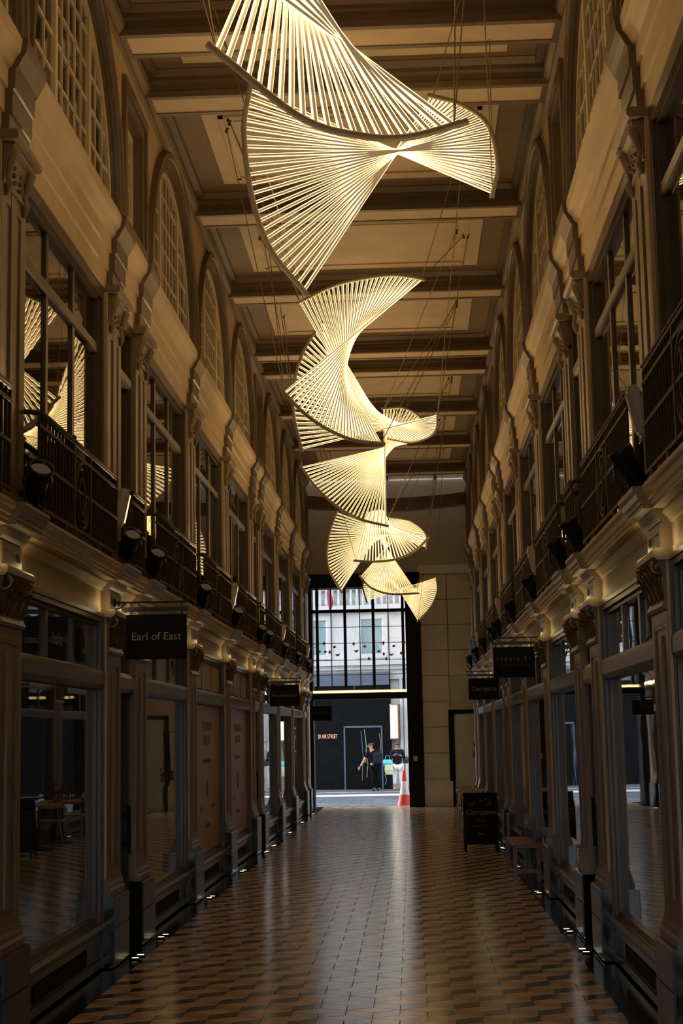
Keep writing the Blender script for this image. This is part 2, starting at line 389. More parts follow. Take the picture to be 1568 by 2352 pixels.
# capital: bell, rings, two rows of curling leaves
cp = MB().ext_y([(-.3, 2.50), (.02, 2.50), (.03, 2.52), (.02, 2.54), (.012, 2.56), (.015, 2.70), (.045, 2.79), (-.3, 2.79)], -PW / 2, PW / 2)
ME['cap_bell'] = cp.mesh('capital_bell', TAUPD)
def leaf(mb, y, z, h, wd, out, x0=.015):
    for k in range(5):
        pass
    prof = [(0, 0, .5), (out * .35, .35, 1), (out * .6, .65, 1), (out, .9, .8), (out * 1.25, .93, .45), (out * 1.2, .80, .15)]
    vs = []; 
    for o, t, ww in prof:
        vs += [(x0 + o, y - wd * ww, z + h * t), (x0 + o + .012, y, z + h * t), (x0 + o, y + wd * ww, z + h * t)]
    fs = []
    for i in range(len(prof) - 1):
        a = i * 3; fs += [(a, a + 1, a + 4, a + 3), (a + 1, a + 2, a + 5, a + 4)]
    mb.add(vs, fs, 0, False)
cl = MB()
for k in range(4): leaf(cl, -.225 + .15 * k, 2.56, .13, .06, .05)
for k in range(3): leaf(cl, -.15 + .15 * k, 2.66, .12, .06, .065)
for s in (-1, 1):                                   # corner scrolls
    cl.tube([(.03 + .045 * math.cos(a), s * (.26 + .0), 2.755 + .04 * math.sin(a)) for a in [2 * PI * i / 12 for i in range(13)]], .016, 6)
    leaf(cl, s * .27, 2.58, .15, .04, .05)
ME['cap_leaves'] = cl.mesh('capital_leaves', GILT)
ME['abacus'] = MB().ext_y([(-.3, 2.79), (.05, 2.79), (.075, 2.81), (.075, 2.845), (.06, 2.86), (-.3, 2.86)], -PW / 2 - .05, PW / 2 + .05).mesh('abacus', TAUPE)
fb = MB().box(-.3, .0, -.25, .25, 2.86, 3.04); fb.frame(0, .012, -.25, .25, 2.87, 3.02, .05)
fb.ext_y([(-.3, 3.03), (.01, 3.03), (.03, 3.05), (.05, 3.08), (.06, 3.10), (-.3, 3.10)], -.29, .29)
ME['frieze_block'] = fb.mesh('frieze_block', TAUPE)
us = MB().box(-.30, -.012, -PW / 2, PW / 2, 3.22, 5.32); us.frame(-.012, 0, -PW / 2, PW / 2, 3.26, 5.30, .12); us.box(-.012, .004, -.07, .07, 3.30, 5.28); us.box(-.3, .03, -PW / 2 - .02, PW / 2 + .02, 3.22, 3.34)
ME['up_shaft'] = us.mesh('pilaster_shaft', TAUPE)
uc = MB().box(-.3, .015, -PW / 2, PW / 2, 5.28, 5.31)
uc.ext_y([(-.3, 5.31), (.006, 5.31), (.015, 5.42), (.04, 5.49), (.065, 5.515), (.07, 5.545), (-.3, 5.545)], -PW / 2 + .03, PW / 2 - .03)
uc.ext_y([(-.3, 5.545), (.09, 5.545), (.105, 5.56), (.105, 5.595), (.09, 5.61), (-.3, 5.62)], -PW / 2 - .02, PW / 2 + .02)
for s in (-1, 1):                                   # scroll drops each side of the console
    uc.tube([(.03, s * .22, 5.53), (.05, s * .22, 5.49), (.03, s * .22, 5.42), (.012, s * .22, 5.34), (.022, s * .22, 5.27), (.012, s * .22, 5.21)], [.035, .042, .032, .022, .028, .01], 8)
    for k in range(3): uc.lathe([(.002, -.02), (.024, 0), (.002, .02)], 8, c=(.018 + .003 * k, s * .08, 5.44 - .05 * k))
ME['console'] = uc.mesh('console_capital', TAUPE)
ME['ent_block'] = MB().ext_y([(-.3, 5.62), (.03, 5.62), (.033, 5.74), (.048, 5.745), (.05, 5.90), (.065, 5.905), (.068, 6.03), (.085, 6.05), (.11, 6.10), (.135, 6.14), (.145, 6.20), (.145, 6.23), (.10, 6.26), (.055, 6.30), (-.3, 6.30)], -PW / 2 + .04, PW / 2 - .04).mesh('entablature_block', TAUPD)
# -------------------------------------------------------------------------
WALLS = {}
for side in ('left', 'right'):
    s, rz = SIDES[side]
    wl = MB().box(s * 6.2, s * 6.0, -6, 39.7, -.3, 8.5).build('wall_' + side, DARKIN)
    tag(wl, 'tall arcade wall of shopfronts, pilasters and lunettes along the ' + side + ' side', 'wall', kind='structure'); WALLS[side] = wl
    def sub(name, key, parent, M): return link(name, ME[key], parent, M)
    # pilasters
    for i, y in enumerate(PIL):
        pm = at(side, y)
        pe = empty('pilaster', (0, 0, 0), 0, wl); pe.matrix_basis = pm
        for nm, key in (('plinth', 'plinth'), ('plinth_slab', 'plinth_slab'), ('pilaster_base', 'pil_base'), ('pilaster_shaft', 'shaft'), ('capital_bell', 'cap_bell'), ('capital_leaves', 'cap_leaves'), ('abacus', 'abacus'),
                        ('frieze_block', 'frieze_block'), ('cornice_break', 'ressaut'), ('upper_shaft', 'up_shaft'), ('console_capital', 'console'), ('entablature_block', 'ent_block')):
            link(nm, ME[key], pe)
    for (a, b_, nar) in BAYS:
        M = at(side, (a + b_) / 2); k = 'n' if nar else 'w'
        link('frieze', ME['frieze_' + k], wl, M); link('cornice', ME['cornice_' + k], wl, M); link('fascia', ME['fascia_' + k], wl, M)
        link('wall_cornice', ME['wall_bar_' + k], wl, M)
        if nar: link('upper_wall', ME['narrow_wall'], wl, M)
        else: link('upper_wall', ME['arch_wall'], wl, M)
    # far return of the wall, and the plain stretch behind the camera
    yE = PIL[-1] + .3
    MB().box(s * 2.0, s * 2.5, yE, 38.6, 0, 8.2).build('wall_return', CREAM, wl)
    MB().box(s * 2.02, s * 2.4, -6, PIL[0] - .3, 0, 8.2).build('near_wall', TAUPE, wl)
    MB().box(s * 1.9, s * 2.4, -6, PIL[0] - .3, 3.10, 3.24).build('near_cornice', CREAM, wl)
    # floors between the storeys and party walls behind the glass
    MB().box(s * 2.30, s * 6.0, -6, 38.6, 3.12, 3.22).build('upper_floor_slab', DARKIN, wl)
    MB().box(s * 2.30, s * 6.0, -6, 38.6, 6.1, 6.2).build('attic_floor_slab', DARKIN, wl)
    MB().box(s * 2.30, s * 6.0, -6, 38.6, -.05, .0).build('shop_floor', WOODF, wl)
    for y in (6.17, 13.09, 17.9, 24.82, 26.17, 33.09, 37.9):
        MB().box(s * 2.32, s * 6.0, y - .06, y + .06, 0, 3.12).build('party_wall', ROOMW, wl)
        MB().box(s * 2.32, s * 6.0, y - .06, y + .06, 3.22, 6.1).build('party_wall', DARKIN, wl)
    MB().box(s * 5.9, s * 6.0, 4, 38, 0, 3.12).build('shop_back_wall', ROOMW, wl)
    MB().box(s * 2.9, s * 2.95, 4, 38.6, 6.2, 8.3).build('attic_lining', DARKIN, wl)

# ------------------------------------------------------------------ windows and doors
WIN = [0]; DOOR = [0]
def winname(): WIN[0] += 1; return 'window_%d' % WIN[0]
cw = WW / 2 - PW / 2                    # half clear width of a wide bay
cn = NW / 2 - PW / 2
# shop window
m1 = MB().frame(-.16, -.03, -cw, cw, .34, 2.82, .10, tb=.02, tt=.07); m1.frame(-.13, -.06, -cw + .10, cw - .10, .36, 2.75, .05, tb=.04, tt=.03)
m1.frame(-.20, -.02, -cw, cw, .0, 2.82, .045, tb=.0, tt=.03)
ME['sw_frame'] = m1.mesh('shop_frame', BROWN)
ME['sw_lit_strip'] = MB().box(-.046, -.002, -cw + .001, -cw + .018, .56, 2.80).box(-.046, -.002, cw - .018, cw - .001, .56, 2.80).mesh('lit_side_strip', CREAM)  # cream colour stands in for light on the pilaster side returns
ME['sw_transom'] = MB().ext_y([(-.13, 2.20), (-.04, 2.20), (-.02, 2.215), (-.012, 2.24), (-.012, 2.33), (-.02, 2.355), (-.04, 2.37), (-.13, 2.37)], -cw + .02, cw - .02).mesh('transom_bar', mat('umber_transom_paint', (.115, .084, .06), .4, var=.12))
ME['sw_mull'] = MB().box(-.115, -.068, -.04, .04, 2.37, 2.76).mesh('mullion', BROWN)
pw = 2 * cw - .30
ME['sw_pane'] = MB().box(-.095, -.087, -pw / 2, pw / 2, .40, 2.21).mesh('pane', GSHOP)
ptw = (pw - .18) / 3
ME['sw_toppane'] = MB().box(-.095, -.087, -ptw / 2 - .01, ptw / 2 + .01, 2.36, 2.73).mesh('top_pane', GSHOP)
ME['sw_sill'] = MB().ext_y([(-.2, .29), (-.01, .29), (.005, .305), (.005, .325), (-.015, .35), (-.2, .36)], -cw + .01, cw - .01).mesh('sill', mat('umber_transom_paint', (.115, .084, .06), .4, var=.12))
ME['sw_riser'] = MB().box(-.2, -.05, -cw, cw, 0, .29).frame(-.05, -.03, -cw, cw, .01, .285, .06).mesh('stall_riser', MARBLE)
ME['sw_vent'] = MB().box(-.052, -.04, -.85, .85, .09, .21).mesh('vent_grille', BLACK)
def shop_window(side, y, label, top=True, pane=True):
    r = empty(winname()); r.matrix_basis = at(side, y); tag(r, label, 'window', 'shop windows', 'structure')
    for nm in ('sw_frame', 'sw_lit_strip', 'sw_transom', 'sw_sill', 'sw_vent', 'sw_riser'):
        link({'sw_frame': 'frame', 'sw_lit_strip': 'lit_side_strip', 'sw_transom': 'transom_bar', 'sw_sill': 'sill', 'sw_vent': 'vent_grille', 'sw_riser': 'stall_riser'}[nm], ME[nm], r)
    for k in (-1, 1): link('mullion', ME['sw_mull'], r, T(0, k * (ptw / 2 + .045), 0))
    link('pane', ME['sw_pane'], r)
    for k in (-1, 0, 1): link('top_pane', ME['sw_toppane'], r, T(0, k * (ptw + .09), 0))
    return r
# shop door
d1 = MB().frame(-.22, -.06, -cn, cn, 0, 2.82, .05, tb=.03, tt=.07)
ME['dr_frame'] = d1.mesh('door_frame', BROWN)
ME['dr_transom'] = MB().ext_y([(-.2, 2.20), (-.03, 2.20), (-.01, 2.24), (-.01, 2.33), (-.03, 2.37), (-.2, 2.37)], -cn, cn).mesh('transom_bar', TAUPD)
ME['dr_leaf'] = MB().frame(-.17, -.11, -cn + .05, cn - .05, .03, 2.20, .08, tb=.28).mesh('door_leaf', BROWN)
ME['dr_pane'] = MB().box(-.145, -.137, -cn + .12, cn - .12, .30, 2.13).mesh('pane', GSHOP)
ME['dr_tpane'] = MB().box(-.145, -.137, -cn + .05, cn - .05, 2.37, 2.76).mesh('top_pane', GSHOP)
ME['dr_handle'] = MB().box(-.06, -.035, -.02, .02, .80, 1.22).box(-.11, -.06, -.012, .012, .86, .89).box(-.11, -.06, -.012, .012, 1.12, 1.15).mesh('handle', BLACK)
def shop_door(side, y, label):
    DOOR[0] += 1
    r = empty('door_%d' % DOOR[0]); r.matrix_basis = at(side, y); tag(r, label, 'door', 'shop doors', 'structure')
    link('door_frame', ME['dr_frame'], r); link('transom_bar', ME['dr_transom'], r); l = link('door_leaf', ME['dr_leaf'], r); link('pane', ME['dr_pane'], l)
    link('top_pane', ME['dr_tpane'], r); link('handle', ME['dr_handle'], l, T(0, cn - .10 if side == 'left' else -cn + .10, 0))
# upper window
u1 = MB().frame(-.18, -.03, -cw, cw, 3.24, 5.58, .09, tb=.12, tt=.10); u1.frame(-.14, -.06, -cw + .09, cw - .09, 3.3, 5.5, .05)
ME['uw_frame'] = u1.mesh('upper_frame', BROWN)
ME['uw_lit_strip'] = MB().box(-.05, -.002, -cw + .001, -cw + .018, 3.36, 5.57).box(-.05, -.002, cw - .018, cw - .001, 3.36, 5.57).mesh('lit_side_strip', CREAM)  # light on the upper pilaster sides, put into a pale colour
ME['uw_mull'] = MB().box(-.12, -.08, -.036, .036, 3.3, 5.5).mesh('mullion', BROWN)
ME['uw_transom'] = MB().ext_y([(-.12, 4.99), (-.08, 4.99), (-.065, 5.0), (-.065, 5.07), (-.08, 5.08), (-.12, 5.08)], -cw + .05, cw - .05).mesh('transom_bar', TAUPD)
upw = (2 * cw - .28 - .20) / 3
ME['uw_pane'] = MB().box(-.105, -.099, -upw / 2 - .01, upw / 2 + .01, 3.36, 5.0).mesh('pane', GUP)
ME['uw_tpane'] = MB().box(-.105, -.099, -upw / 2 - .01, upw / 2 + .01, 5.07, 5.46).mesh('top_pane', GUP)
u2 = MB().frame(-.18, -.03, -cn, cn, 3.24, 5.58, .09, tb=.12, tt=.10)
ME['un_frame'] = u2.mesh('narrow_upper_frame', BROWN)
ME['un_transom'] = MB().ext_y([(-.14, 4.98), (-.05, 4.98), (-.03, 5.0), (-.03, 5.07), (-.05, 5.09), (-.14, 5.09)], -cn + .05, cn - .05).mesh('transom_bar', TAUPD)
ME['un_pane'] = MB().box(-.105, -.099, -cn + .08, cn - .08, 3.36, 4.99).mesh('pane', GUP)
ME['un_tpane'] = MB().box(-.105, -.099, -cn + .08, cn - .08, 5.08, 5.48).mesh('top_pane', GUP)
def upper_window(side, y, nar, label):
    r = empty(winname()); r.matrix_basis = at(side, y); tag(r, label, 'window', 'first-floor windows', 'structure')
    if nar:
        for nm, k in (('frame', 'un_frame'), ('transom_bar', 'un_transom'), ('pane', 'un_pane'), ('top_pane', 'un_tpane')): link(nm, ME[k], r)
        return
    link('frame', ME['uw_frame'], r); link('lit_side_strip', ME['uw_lit_strip'], r); link('transom_bar', ME['uw_transom'], r)
    for k in (-1, 1): link('mullion', ME['uw_mull'], r, T(0, k * (upw / 2 + .05), 0))
    for k in (-1, 0, 1):
        link('pane', ME['uw_pane'], r, T(0, k * (upw + .1), 0)); link('top_pane', ME['uw_tpane'], r, T(0, k * (upw + .1), 0))
# lunette window: two stout mullions, glazing bars, panes cut by the arch
RG = 1.45; rowsz = [SILL + .05 + .285 * k for k in range(6)]
colsy = cyl_cols((-RG, -.64), 3)[:-1] + [-.64, -.56] + cyl_cols((-.56, .56), 5)[1:-1] + [.56, .64] + cyl_cols((.64, RG), 3)[1:]
lb = MB(); lb.box(-.05, .005, -RG, RG, SILL - .01, SILL + .05)
def half_w(z): d = RG * RG - (z - SILL) ** 2; return math.sqrt(d) if d > 0 else 0
for z in rowsz[1:]:
    h = half_w(z)
    if h > .05: lb.box(-.035, -.005, -h, h, z - .013, z + .013)
for i, y in enumerate(colsy[1:-1]):
    if abs(abs(y) - .60) < .05: continue
    lb.box(-.035, -.005, y - .011, y + .011, SILL, SILL + math.sqrt(RG * RG - y * y))
ME['lun_bars'] = lb.mesh('glazing_bars', PALE)
ME['lun_mull'] = MB().box(-.05, .012, -.04, .04, SILL, SILL + math.sqrt(RG ** 2 - .6 ** 2)).mesh('mullion', PALE)
LUNP = []
cells = [(colsy[i], colsy[i + 1]) for i in range(len(colsy) - 1) if colsy[i + 1] - colsy[i] > .1]
for (a, b_) in cells:
    for j in range(len(rowsz)):
        z0 = rowsz[j]; z1 = rowsz[j + 1] if j + 1 < len(rowsz) else SILL + RG
        ya, yb = a + .011, b_ - .011
        za = min(z1 - .013, SILL + math.sqrt(max(0, RG * RG - ya * ya))); zb = min(z1 - .013, SILL + math.sqrt(max(0, RG * RG - yb * yb)))
        zlo = z0 + (.013 if j else 0)
        if max(za, zb) - zlo < .03: continue
        za = max(za, zlo + .002); zb = max(zb, zlo + .002)
        LUNP.append(MB().ext_x([(ya, zlo), (yb, zlo), (yb, zb), (ya, za)], -.024, -.019).mesh('pane', GARCH))
far = MB()
for me in LUNP: far.add([v.co[:] for v in me.vertices], [tuple(p.vertices) for p in me.polygons])
ME['lun_far'] = far.mesh('panes', GARCH)
def lunette(side, y, label, near):
    r = empty(winname()); r.matrix_basis = at(side, y); tag(r, label, 'window', 'lunette windows', 'structure')
    link('archivolt', ME['archivolt'], r); link('arch_reveal', ME['arch_reveal'], r); link('rim', ME['arch_rim'], r); link('glazing_bars', ME['lun_bars'], r)
    for k in (-1, 1): link('mullion', ME['lun_mull'], r, T(0, k * .6, 0))
    if near:
        for me in LUNP: link('pane', me, r)
    else: tag(link('small_panes', ME['lun_far'], r), kind='stuff')
    return r
nb = MB().frame(-.09, -.03, -.40, .40, 6.34, 7.45, .07)
ME['nl_frame'] = nb.mesh('sash', PALE)
nb2 = MB()
for z in (6.62, 6.90, 7.18): nb2.box(-.075, -.045, -.33, .33, z - .012, z + .012)
for y in (-.11, .11): nb2.box(-.075, -.045, y - .011, y + .011, 6.41, 7.38)
ME['nl_bars'] = nb2.mesh('glazing_bars', PALE)
ME['nl_pane'] = MB().box(-.066, -.062, -.10, .10, .01, .265).mesh('pane', GARCH)
def narrow_window(side, y, label):
    r = empty(winname()); r.matrix_basis = at(side, y); tag(r, label, 'window', 'narrow attic windows', 'structure')
    link('surround', ME['narrow_frame'], r); link('sash', ME['nl_frame'], r); link('glazing_bars', ME['nl_bars'], r)
    for i in range(3):
        for j in range(4): link('pane', ME['nl_pane'], r, T(0, (i - 1) * .22, 6.35 + .28 * j))
for side in ('left', 'right'):
    nwid = nnar = 0
    for (a, b_, nar) in BAYS:
        y = (a + b_) / 2
        if nar:
            w_ = ORD[nnar]; nnar += 1
            shop_door(side, y, '%s narrow shop door with black handle along the %s wall' % (w_, side))
            upper_window(side, y, True, '%s narrow first-floor window above a shop door, %s wall' % (w_, side))
            narrow_window(side, y, '%s narrow square-headed attic window, %s wall' % (w_, side))
        else:
            w_ = ORD[nwid]; nwid += 1
            shop_window(side, y, '%s wide shop window from the near end of the %s wall' % (w_, side))
            upper_window(side, y, False, '%s wide three-light first-floor window of the %s wall' % (w_, side))
            lunette(side, y, '%s arched lunette window of the %s wall, white glazing bars' % (w_, side), y < 21)

# ------------------------------------------------------------------ balcony railings
def rail_meshes(L, ring):
    r = {}; h = L / 2
    top = MB(); zt = 3.93; xf = .085
    pts = [(-.05, -h + .01, zt), (.03, -h + .015, zt), (.07, -h + .04, zt), (xf, -h + .10, zt), (xf, h - .10, zt), (.07, h - .04, zt), (.03, h - .015, zt), (-.05, h - .01, zt)]
    top.tube(pts, .017, 8); top.box(xf - .022, xf + .022, -h + .1, h - .1, zt + .005, zt + .02); r['handrail'] = top.mesh('handrail', BRONZE)
    lo = MB()
    for z in (3.31, 3.30 + .30, 3.85):
        if z == 3.60: lo.box(xf - .006, xf + .006, -h + .03, -.34 if ring else h - .03, z - .008, z + .008); (lo.box(xf - .006, xf + .006, .34, h - .03, z - .008, z + .008) if ring else None)
        else: lo.box(xf - .01, xf + .01, -h + .03, h - .03, z - .012, z + .012)
    for k in (-.8, -.4, .4, .8): lo.box(xf - .015, xf + .015, k * h - .02, k * h + .02, 3.235, 3.30)
    r['lower_rails'] = lo.mesh('lower_rails', BRONZE)
    r['baluster'] = MB().tube([(xf, 0, 3.31), (xf, 0, 3.92)], .0105, 6).mesh('baluster', BRONZE)
    if ring:
        rg = MB(); cz = 3.585
        rg.tube([(xf, .245 * math.cos(a), cz + .245 * math.sin(a)) for a in [2 * PI * i / 28 for i in range(29)]], .016, 6, cap=False)
        rg.tube([(xf, .20 * math.cos(a), cz + .20 * math.sin(a)) for a in [2 * PI * i / 24 for i in range(25)]], .012, 6, cap=False)
        rg.tube([(xf, .0 + .06 * math.sin(t * 4), cz - .17 + .34 * t) for t in [i / 12 for i in range(13)]], .02, 6)
        for s in (-1, 1):
            rg.tube([(xf, s * (.02 + .10 * math.sin(t * PI)), cz - .16 + .30 * t) for t in [i / 10 for i in range(11)]], .012, 6)
            rg.box(xf - .012, xf + .012, s * .29 - .014, s * .29 + .014, 3.30, 3.94); rg.lathe([(.004, 0), (.022, .015), (.022, .03), (.004, .045)], 8, c=(xf, s * .29, 3.945))
        r['ring_ornament'] = rg.mesh('ring_ornament', BRONZE)
    return r
RW = rail_meshes(2 * cw - .02, True); RN = rail_meshes(2 * cn - .02, False)
def railing(side, y, nar, label):
    r = empty('balcony_railing'); r.matrix_basis = at(side, y); tag(r, label, 'railing', 'bronze balcony railings')
    R_ = RN if nar else RW; L = (cn if nar else cw)
    for k, me in R_.items():
        if k != 'baluster': link(k, me, r)
    n = int((2 * L - .14) / .10)
    for i in range(n + 1):
        yy = -L + .08 + (2 * L - .16) * i / n
        if not nar and abs(yy) < .31: continue
        link('baluster', R_['baluster'], r, T(0, yy, 0))
for side in ('left', 'right'):
    nwid = nnar = 0
    for (a, b_, nar) in BAYS:
        y = (a + b_) / 2
        if nar: lab = 'short bronze balcony railing above the %s shop door of the %s wall' % (ORD[nnar], side); nnar += 1
        else: lab = 'bronze balcony railing with ring ornament over the %s shop window of the %s wall' % (ORD[nwid], side); nwid += 1
        railing(side, y, nar, lab)

# ------------------------------------------------------------------ spotlights and loudspeakers on the cornice
def spot_meshes():
    r = {}
    tilt = Matrix.Rotation(math.radians(-38), 4, 'X')
    hb = MB().lathe([(.035, -.16), (.055, -.15), (.058, -.06), (.072, -.05), (.072, .06), (.082, .07), (.085, .10), (.085, .115), (.07, .115), (.066, .08)], 16)
    for k in range(10):
        a = 2 * PI * k / 10; hb.box(.05, .07, -.004, .004, -.14, -.06, M=Matrix.Rotation(a, 4, 'Z'))
    r['housing'] = hb.mesh('housing', BLKMET)
    r['lens'] = MB().lathe([(.001, .085), (.066, .085), (.066, .09), (.001, .095)], 16).mesh('lens', mat('lamp_lens', (.01, .009, .008), .5, spec=.1, emit=(1, .72, .36), estr=.04))
    br = MB()
    for s in (-1, 1): br.tube([(s * .085, 0, .0), (s * .088, 0, -.10), (s * .03, 0, -.185)], .011, 6); br.lathe([(.02, -.012), (.02, .012)], 8, M=T(s * .085, 0, 0) @ Matrix.Rotation(PI / 2, 4, 'Y'))
    br.tube([(-.03, 0, -.185), (.03, 0, -.185)], .011, 6); br.lathe([(.05, -.215), (.05, -.195), (.02, -.19), (.02, -.17)], 12)
    r['bracket'] = br.mesh('bracket', BLKMET)
    return r
SPM = spot_meshes()
def spotlight(side, i, y, label):
    s, rz = SIDES[side]
    r = empty('spotlight', (s * 1.885, y, 3.455), 0); tag(r, label, 'spotlight', 'black spotlights along the cornice')
    Mt = Matrix.Rotation(-s * math.radians(30), 4, 'Y') @ Matrix.Rotation(math.radians(40 if side == 'left' else 10), 4, 'X')
    link('housing', SPM['housing'], r, Mt); link('lens', SPM['lens'], r, Mt); link('bracket', SPM['bracket'], r)
    ld = bpy.data.lights.new('spot_lamp', 'SPOT'); ld.energy = 40; ld.color = (1, .68, .34); ld.spot_size = math.radians(105); ld.spot_blend = .8; ld.shadow_soft_size = .05
    lo = bpy.data.objects.new('spot_lamp', ld); COL.objects.link(lo); lo.parent = r; lo.matrix_basis = Mt @ T(0, 0, .13) @ Matrix.Rotation(PI, 4, 'X')
for side in ('left', 'right'):
    for i, y in enumerate(PIL[1:-1]):
        spotlight(side, i, y + (.22 if y < 12 else .10), 'black spotlight on the cornice at the %s pilaster of the %s wall' % (ORD[i], side))
sp = MB(); nseg = 6; pr = []
for k in range(nseg + 1): a = PI * k / nseg; pr.append((.0 + .055 * math.sin(a), -.055 * math.cos(a)))
SPK = {}
out = [(x, y) for x, y in pr] + [(-.02, .055), (-.02, -.055)]
b0 = MB().ext_z(out, -.14, .14)
b0.ext_z([(x * .8, y * .8) for x, y in out], .14, .165); b0.ext_z([(x * .8, y * .8) for x, y in out], -.165, -.14)
SPK['cabinet'] = b0.mesh('cabinet', WHITE)
SPK['grille'] = MB().box(.03, .059, -.03, .03, -.12, .12).mesh('grille', mat('pale_grille', (.55, .50, .43), .6, var=.1, scale=90))
SPK['mount'] = MB().box(-.07, -.02, -.015, .015, -.03, .03).mesh('mount', BLKMET)
def speaker(side, y, label):
    s, rz = SIDES[side]
    r = empty('loudspeaker'); r.matrix_basis = T(s * 1.915, y, 3.72) @ Matrix.Rotation(rz, 4, 'Z') @ Matrix.Rotation(math.radians(12), 4, 'Y')
    tag(r, label, 'loudspeaker', 'white column loudspeakers')
    o = link('cabinet', SPK['cabinet'], r); link('grille', SPK['grille'], o); link('mount', SPK['mount'], r)
for side, ks in (('left', (2, 5, 8, 10)), ('right', (1, 4, 6, 9))):
    for j, k in enumerate(ks): speaker(side, PIL[k] - .17, '%s white column loudspeaker on the %s wall above the cornice' % (ORD[j], side))

# small lamps tucked on the abacus that wash the cornice above each pilaster
wash = bpy.data.lights.new('cornice_wash', 'POINT'); wash.energy = .30; wash.color = (1, .76, .36); wash.shadow_soft_size = .05
for side in ('left', 'right'):
    s, rz = SIDES[side]
    for y in PIL:
        for d in (-.36, .36):
            lo = bpy.data.objects.new('cornice_wash', wash); COL.objects.link(lo); lo.location = (s * (WX - .045), y + d, 2.89)

# ------------------------------------------------------------------ recessed floor lights
fm_ = MB().box(-.07, .07, -.10, .10, -.011, .002).mesh('bezel', BLACK); cme = MB().box(-.0075, .0075, -.022, .022, .001, .0035).mesh('glow_cell', LAMPL)
for side in ('left', 'right'):
    s, rz = SIDES[side]
    for i, y in enumerate(PIL[2:-1]):
        for j, dy in enumerate((.24, .42)):
            r = empty('floor_light', (s * (1.86 - .012 * j), y + dy - .02, 0)); tag(r, 'recessed floor light, %s of the pair by the %s pilaster, %s side' % (('near one', 'far one')[j], ORD[i + 1], side), 'floor light', 'recessed floor lights')
            MB().box(-.03, .03, -.03, .03, -.011, .002).build('bezel', BLACK, r)
            for k in (-1, 0, 1): link('glow_cell', cme, r, T(k * .0175, 0, 0))

# ------------------------------------------------------------------ light sculptures
rb = MB(); rb.box(-.008, .008, -.010, .010, 0, 1, 0); rb.box(-.0135, -.0081, -.008, .008, 0, 1, 1); rb.box(.0081, .0135, -.008, .008, 0, 1, 1)
ROD = rb.mesh('rod', [RODB, LED])
def cr_at(pts, u):
    """Catmull-Rom curve through pts at index parameter u"""
    q = [pts[0] * 2 - pts[1]] + pts + [pts[-1] * 2 - pts[-2]]
    i = min(int(u), len(pts) - 2); t = u - i; p0, p1, p2, p3 = q[i], q[i + 1], q[i + 2], q[i + 3]
    return .5 * ((2 * p1) + (p2 - p0) * t + (2 * p0 - 5 * p1 + 4 * p2 - p3) * t * t + (3 * p1 - p0 - 3 * p2 + p3) * t ** 3)
def even(pts, n):
    """index parameters of n points spaced evenly along the curve"""
    N = 200; us = [(len(pts) - 1) * k / N for k in range(N + 1)]; d = [cr_at(pts, u) for u in us]; L = [0]
    for a_, b_ in zip(d, d[1:]): L.append(L[-1] + (b_ - a_).length)
    res = []; j = 0
    for k in range(n):
        g_ = L[-1] * k / (n - 1)
        while j < N - 1 and L[j + 1] < g_: j += 1
        res.append(us[j] + (us[j + 1] - us[j]) * min(1, (g_ - L[j]) / max(1e-9, L[j + 1] - L[j])))
    return res
def sculpture(label, A, B, n, cables, tr=.021, ws=.82):
    sculpture_at(label, [P(*p) for p in A], [P(*p) for p in B], n, cables, tr, ws)
def sculpture_at(label, Ap, Bp, n, cables, tr, ws):
    ctr = sum(Ap + Bp, Vector()) / len(Ap + Bp)
    r = empty('light_sculpture', ctr); tag(r, label, 'light sculpture', 'twisted fans of light rods')
    us = even(Ap, n)
    a = [cr_at(Ap, u) - ctr for u in us]; b = [cr_at(Bp, u) - ctr for u in us]
    for c in (a, b):
        e0 = c[0] + (c[0] - c[1]).normalized() * (.075 if ws > 1.2 and c is a else .05); e1 = c[-1] + (c[-1] - c[-2]).normalized() * (.10 if ws > 1.2 and c is a else .05)
        MB().tube([e0] + c + [e1], tr, 10).build('rail_tube', STEEL, r)
    for i in range(n):
        d = b[i] - a[i]; z = d.normalized()
        tg = (a[min(i + 1, n - 1)] - a[max(i - 1, 0)]).normalized() - (b[min(i + 1, n - 1)] - b[max(i - 1, 0)]).normalized()
        x = (tg - z * tg.dot(z)).normalized(); y = z.cross(x)
        M = Matrix((x * ws, y, z * d.length)).transposed().to_4x4(); M.translation = a[i]
        link('rod', ROD, r, M)
    ends = {'a0': a[0], 'a1': a[-1], 'b0': b[0], 'b1': b[-1]}
    for key, hx, hy in cables:
        e = ends[key]
        top = Vector((hx, hy, 8.1)) - ctr
        MB().tube([e, e.lerp(top, .5), top], .0055, 5).build('cable', CABLE, r)
        MB().lathe([(.03, .012), (.03, 0), (.012, -.01), (.012, -.05)], 8, c=top).build('ceiling_hook', BLKMET, r)
sculpture('nearest fan of glowing rods at the top, its grey tube curving below',
          [(497, 118, 9.3), (690, 270, 9.4), (830, 312, 9.5), (935, 315, 9.6), (1042, 288, 9.7)],
          [(676, -300, 9.9), (668, -330, 9.7), (590, -318, 9.5), (535, -300, 9.35), (345, -232, 9.2)], 21,
          [('a0', -1.15, 9.0), ('a0', -1.0, 10.4), ('a1', .95, 10.2), ('a1', 1.1, 9.3), ('b1', -.9, 8.6), ('b0', .2, 10.4)], ws=1.3, tr=.025)
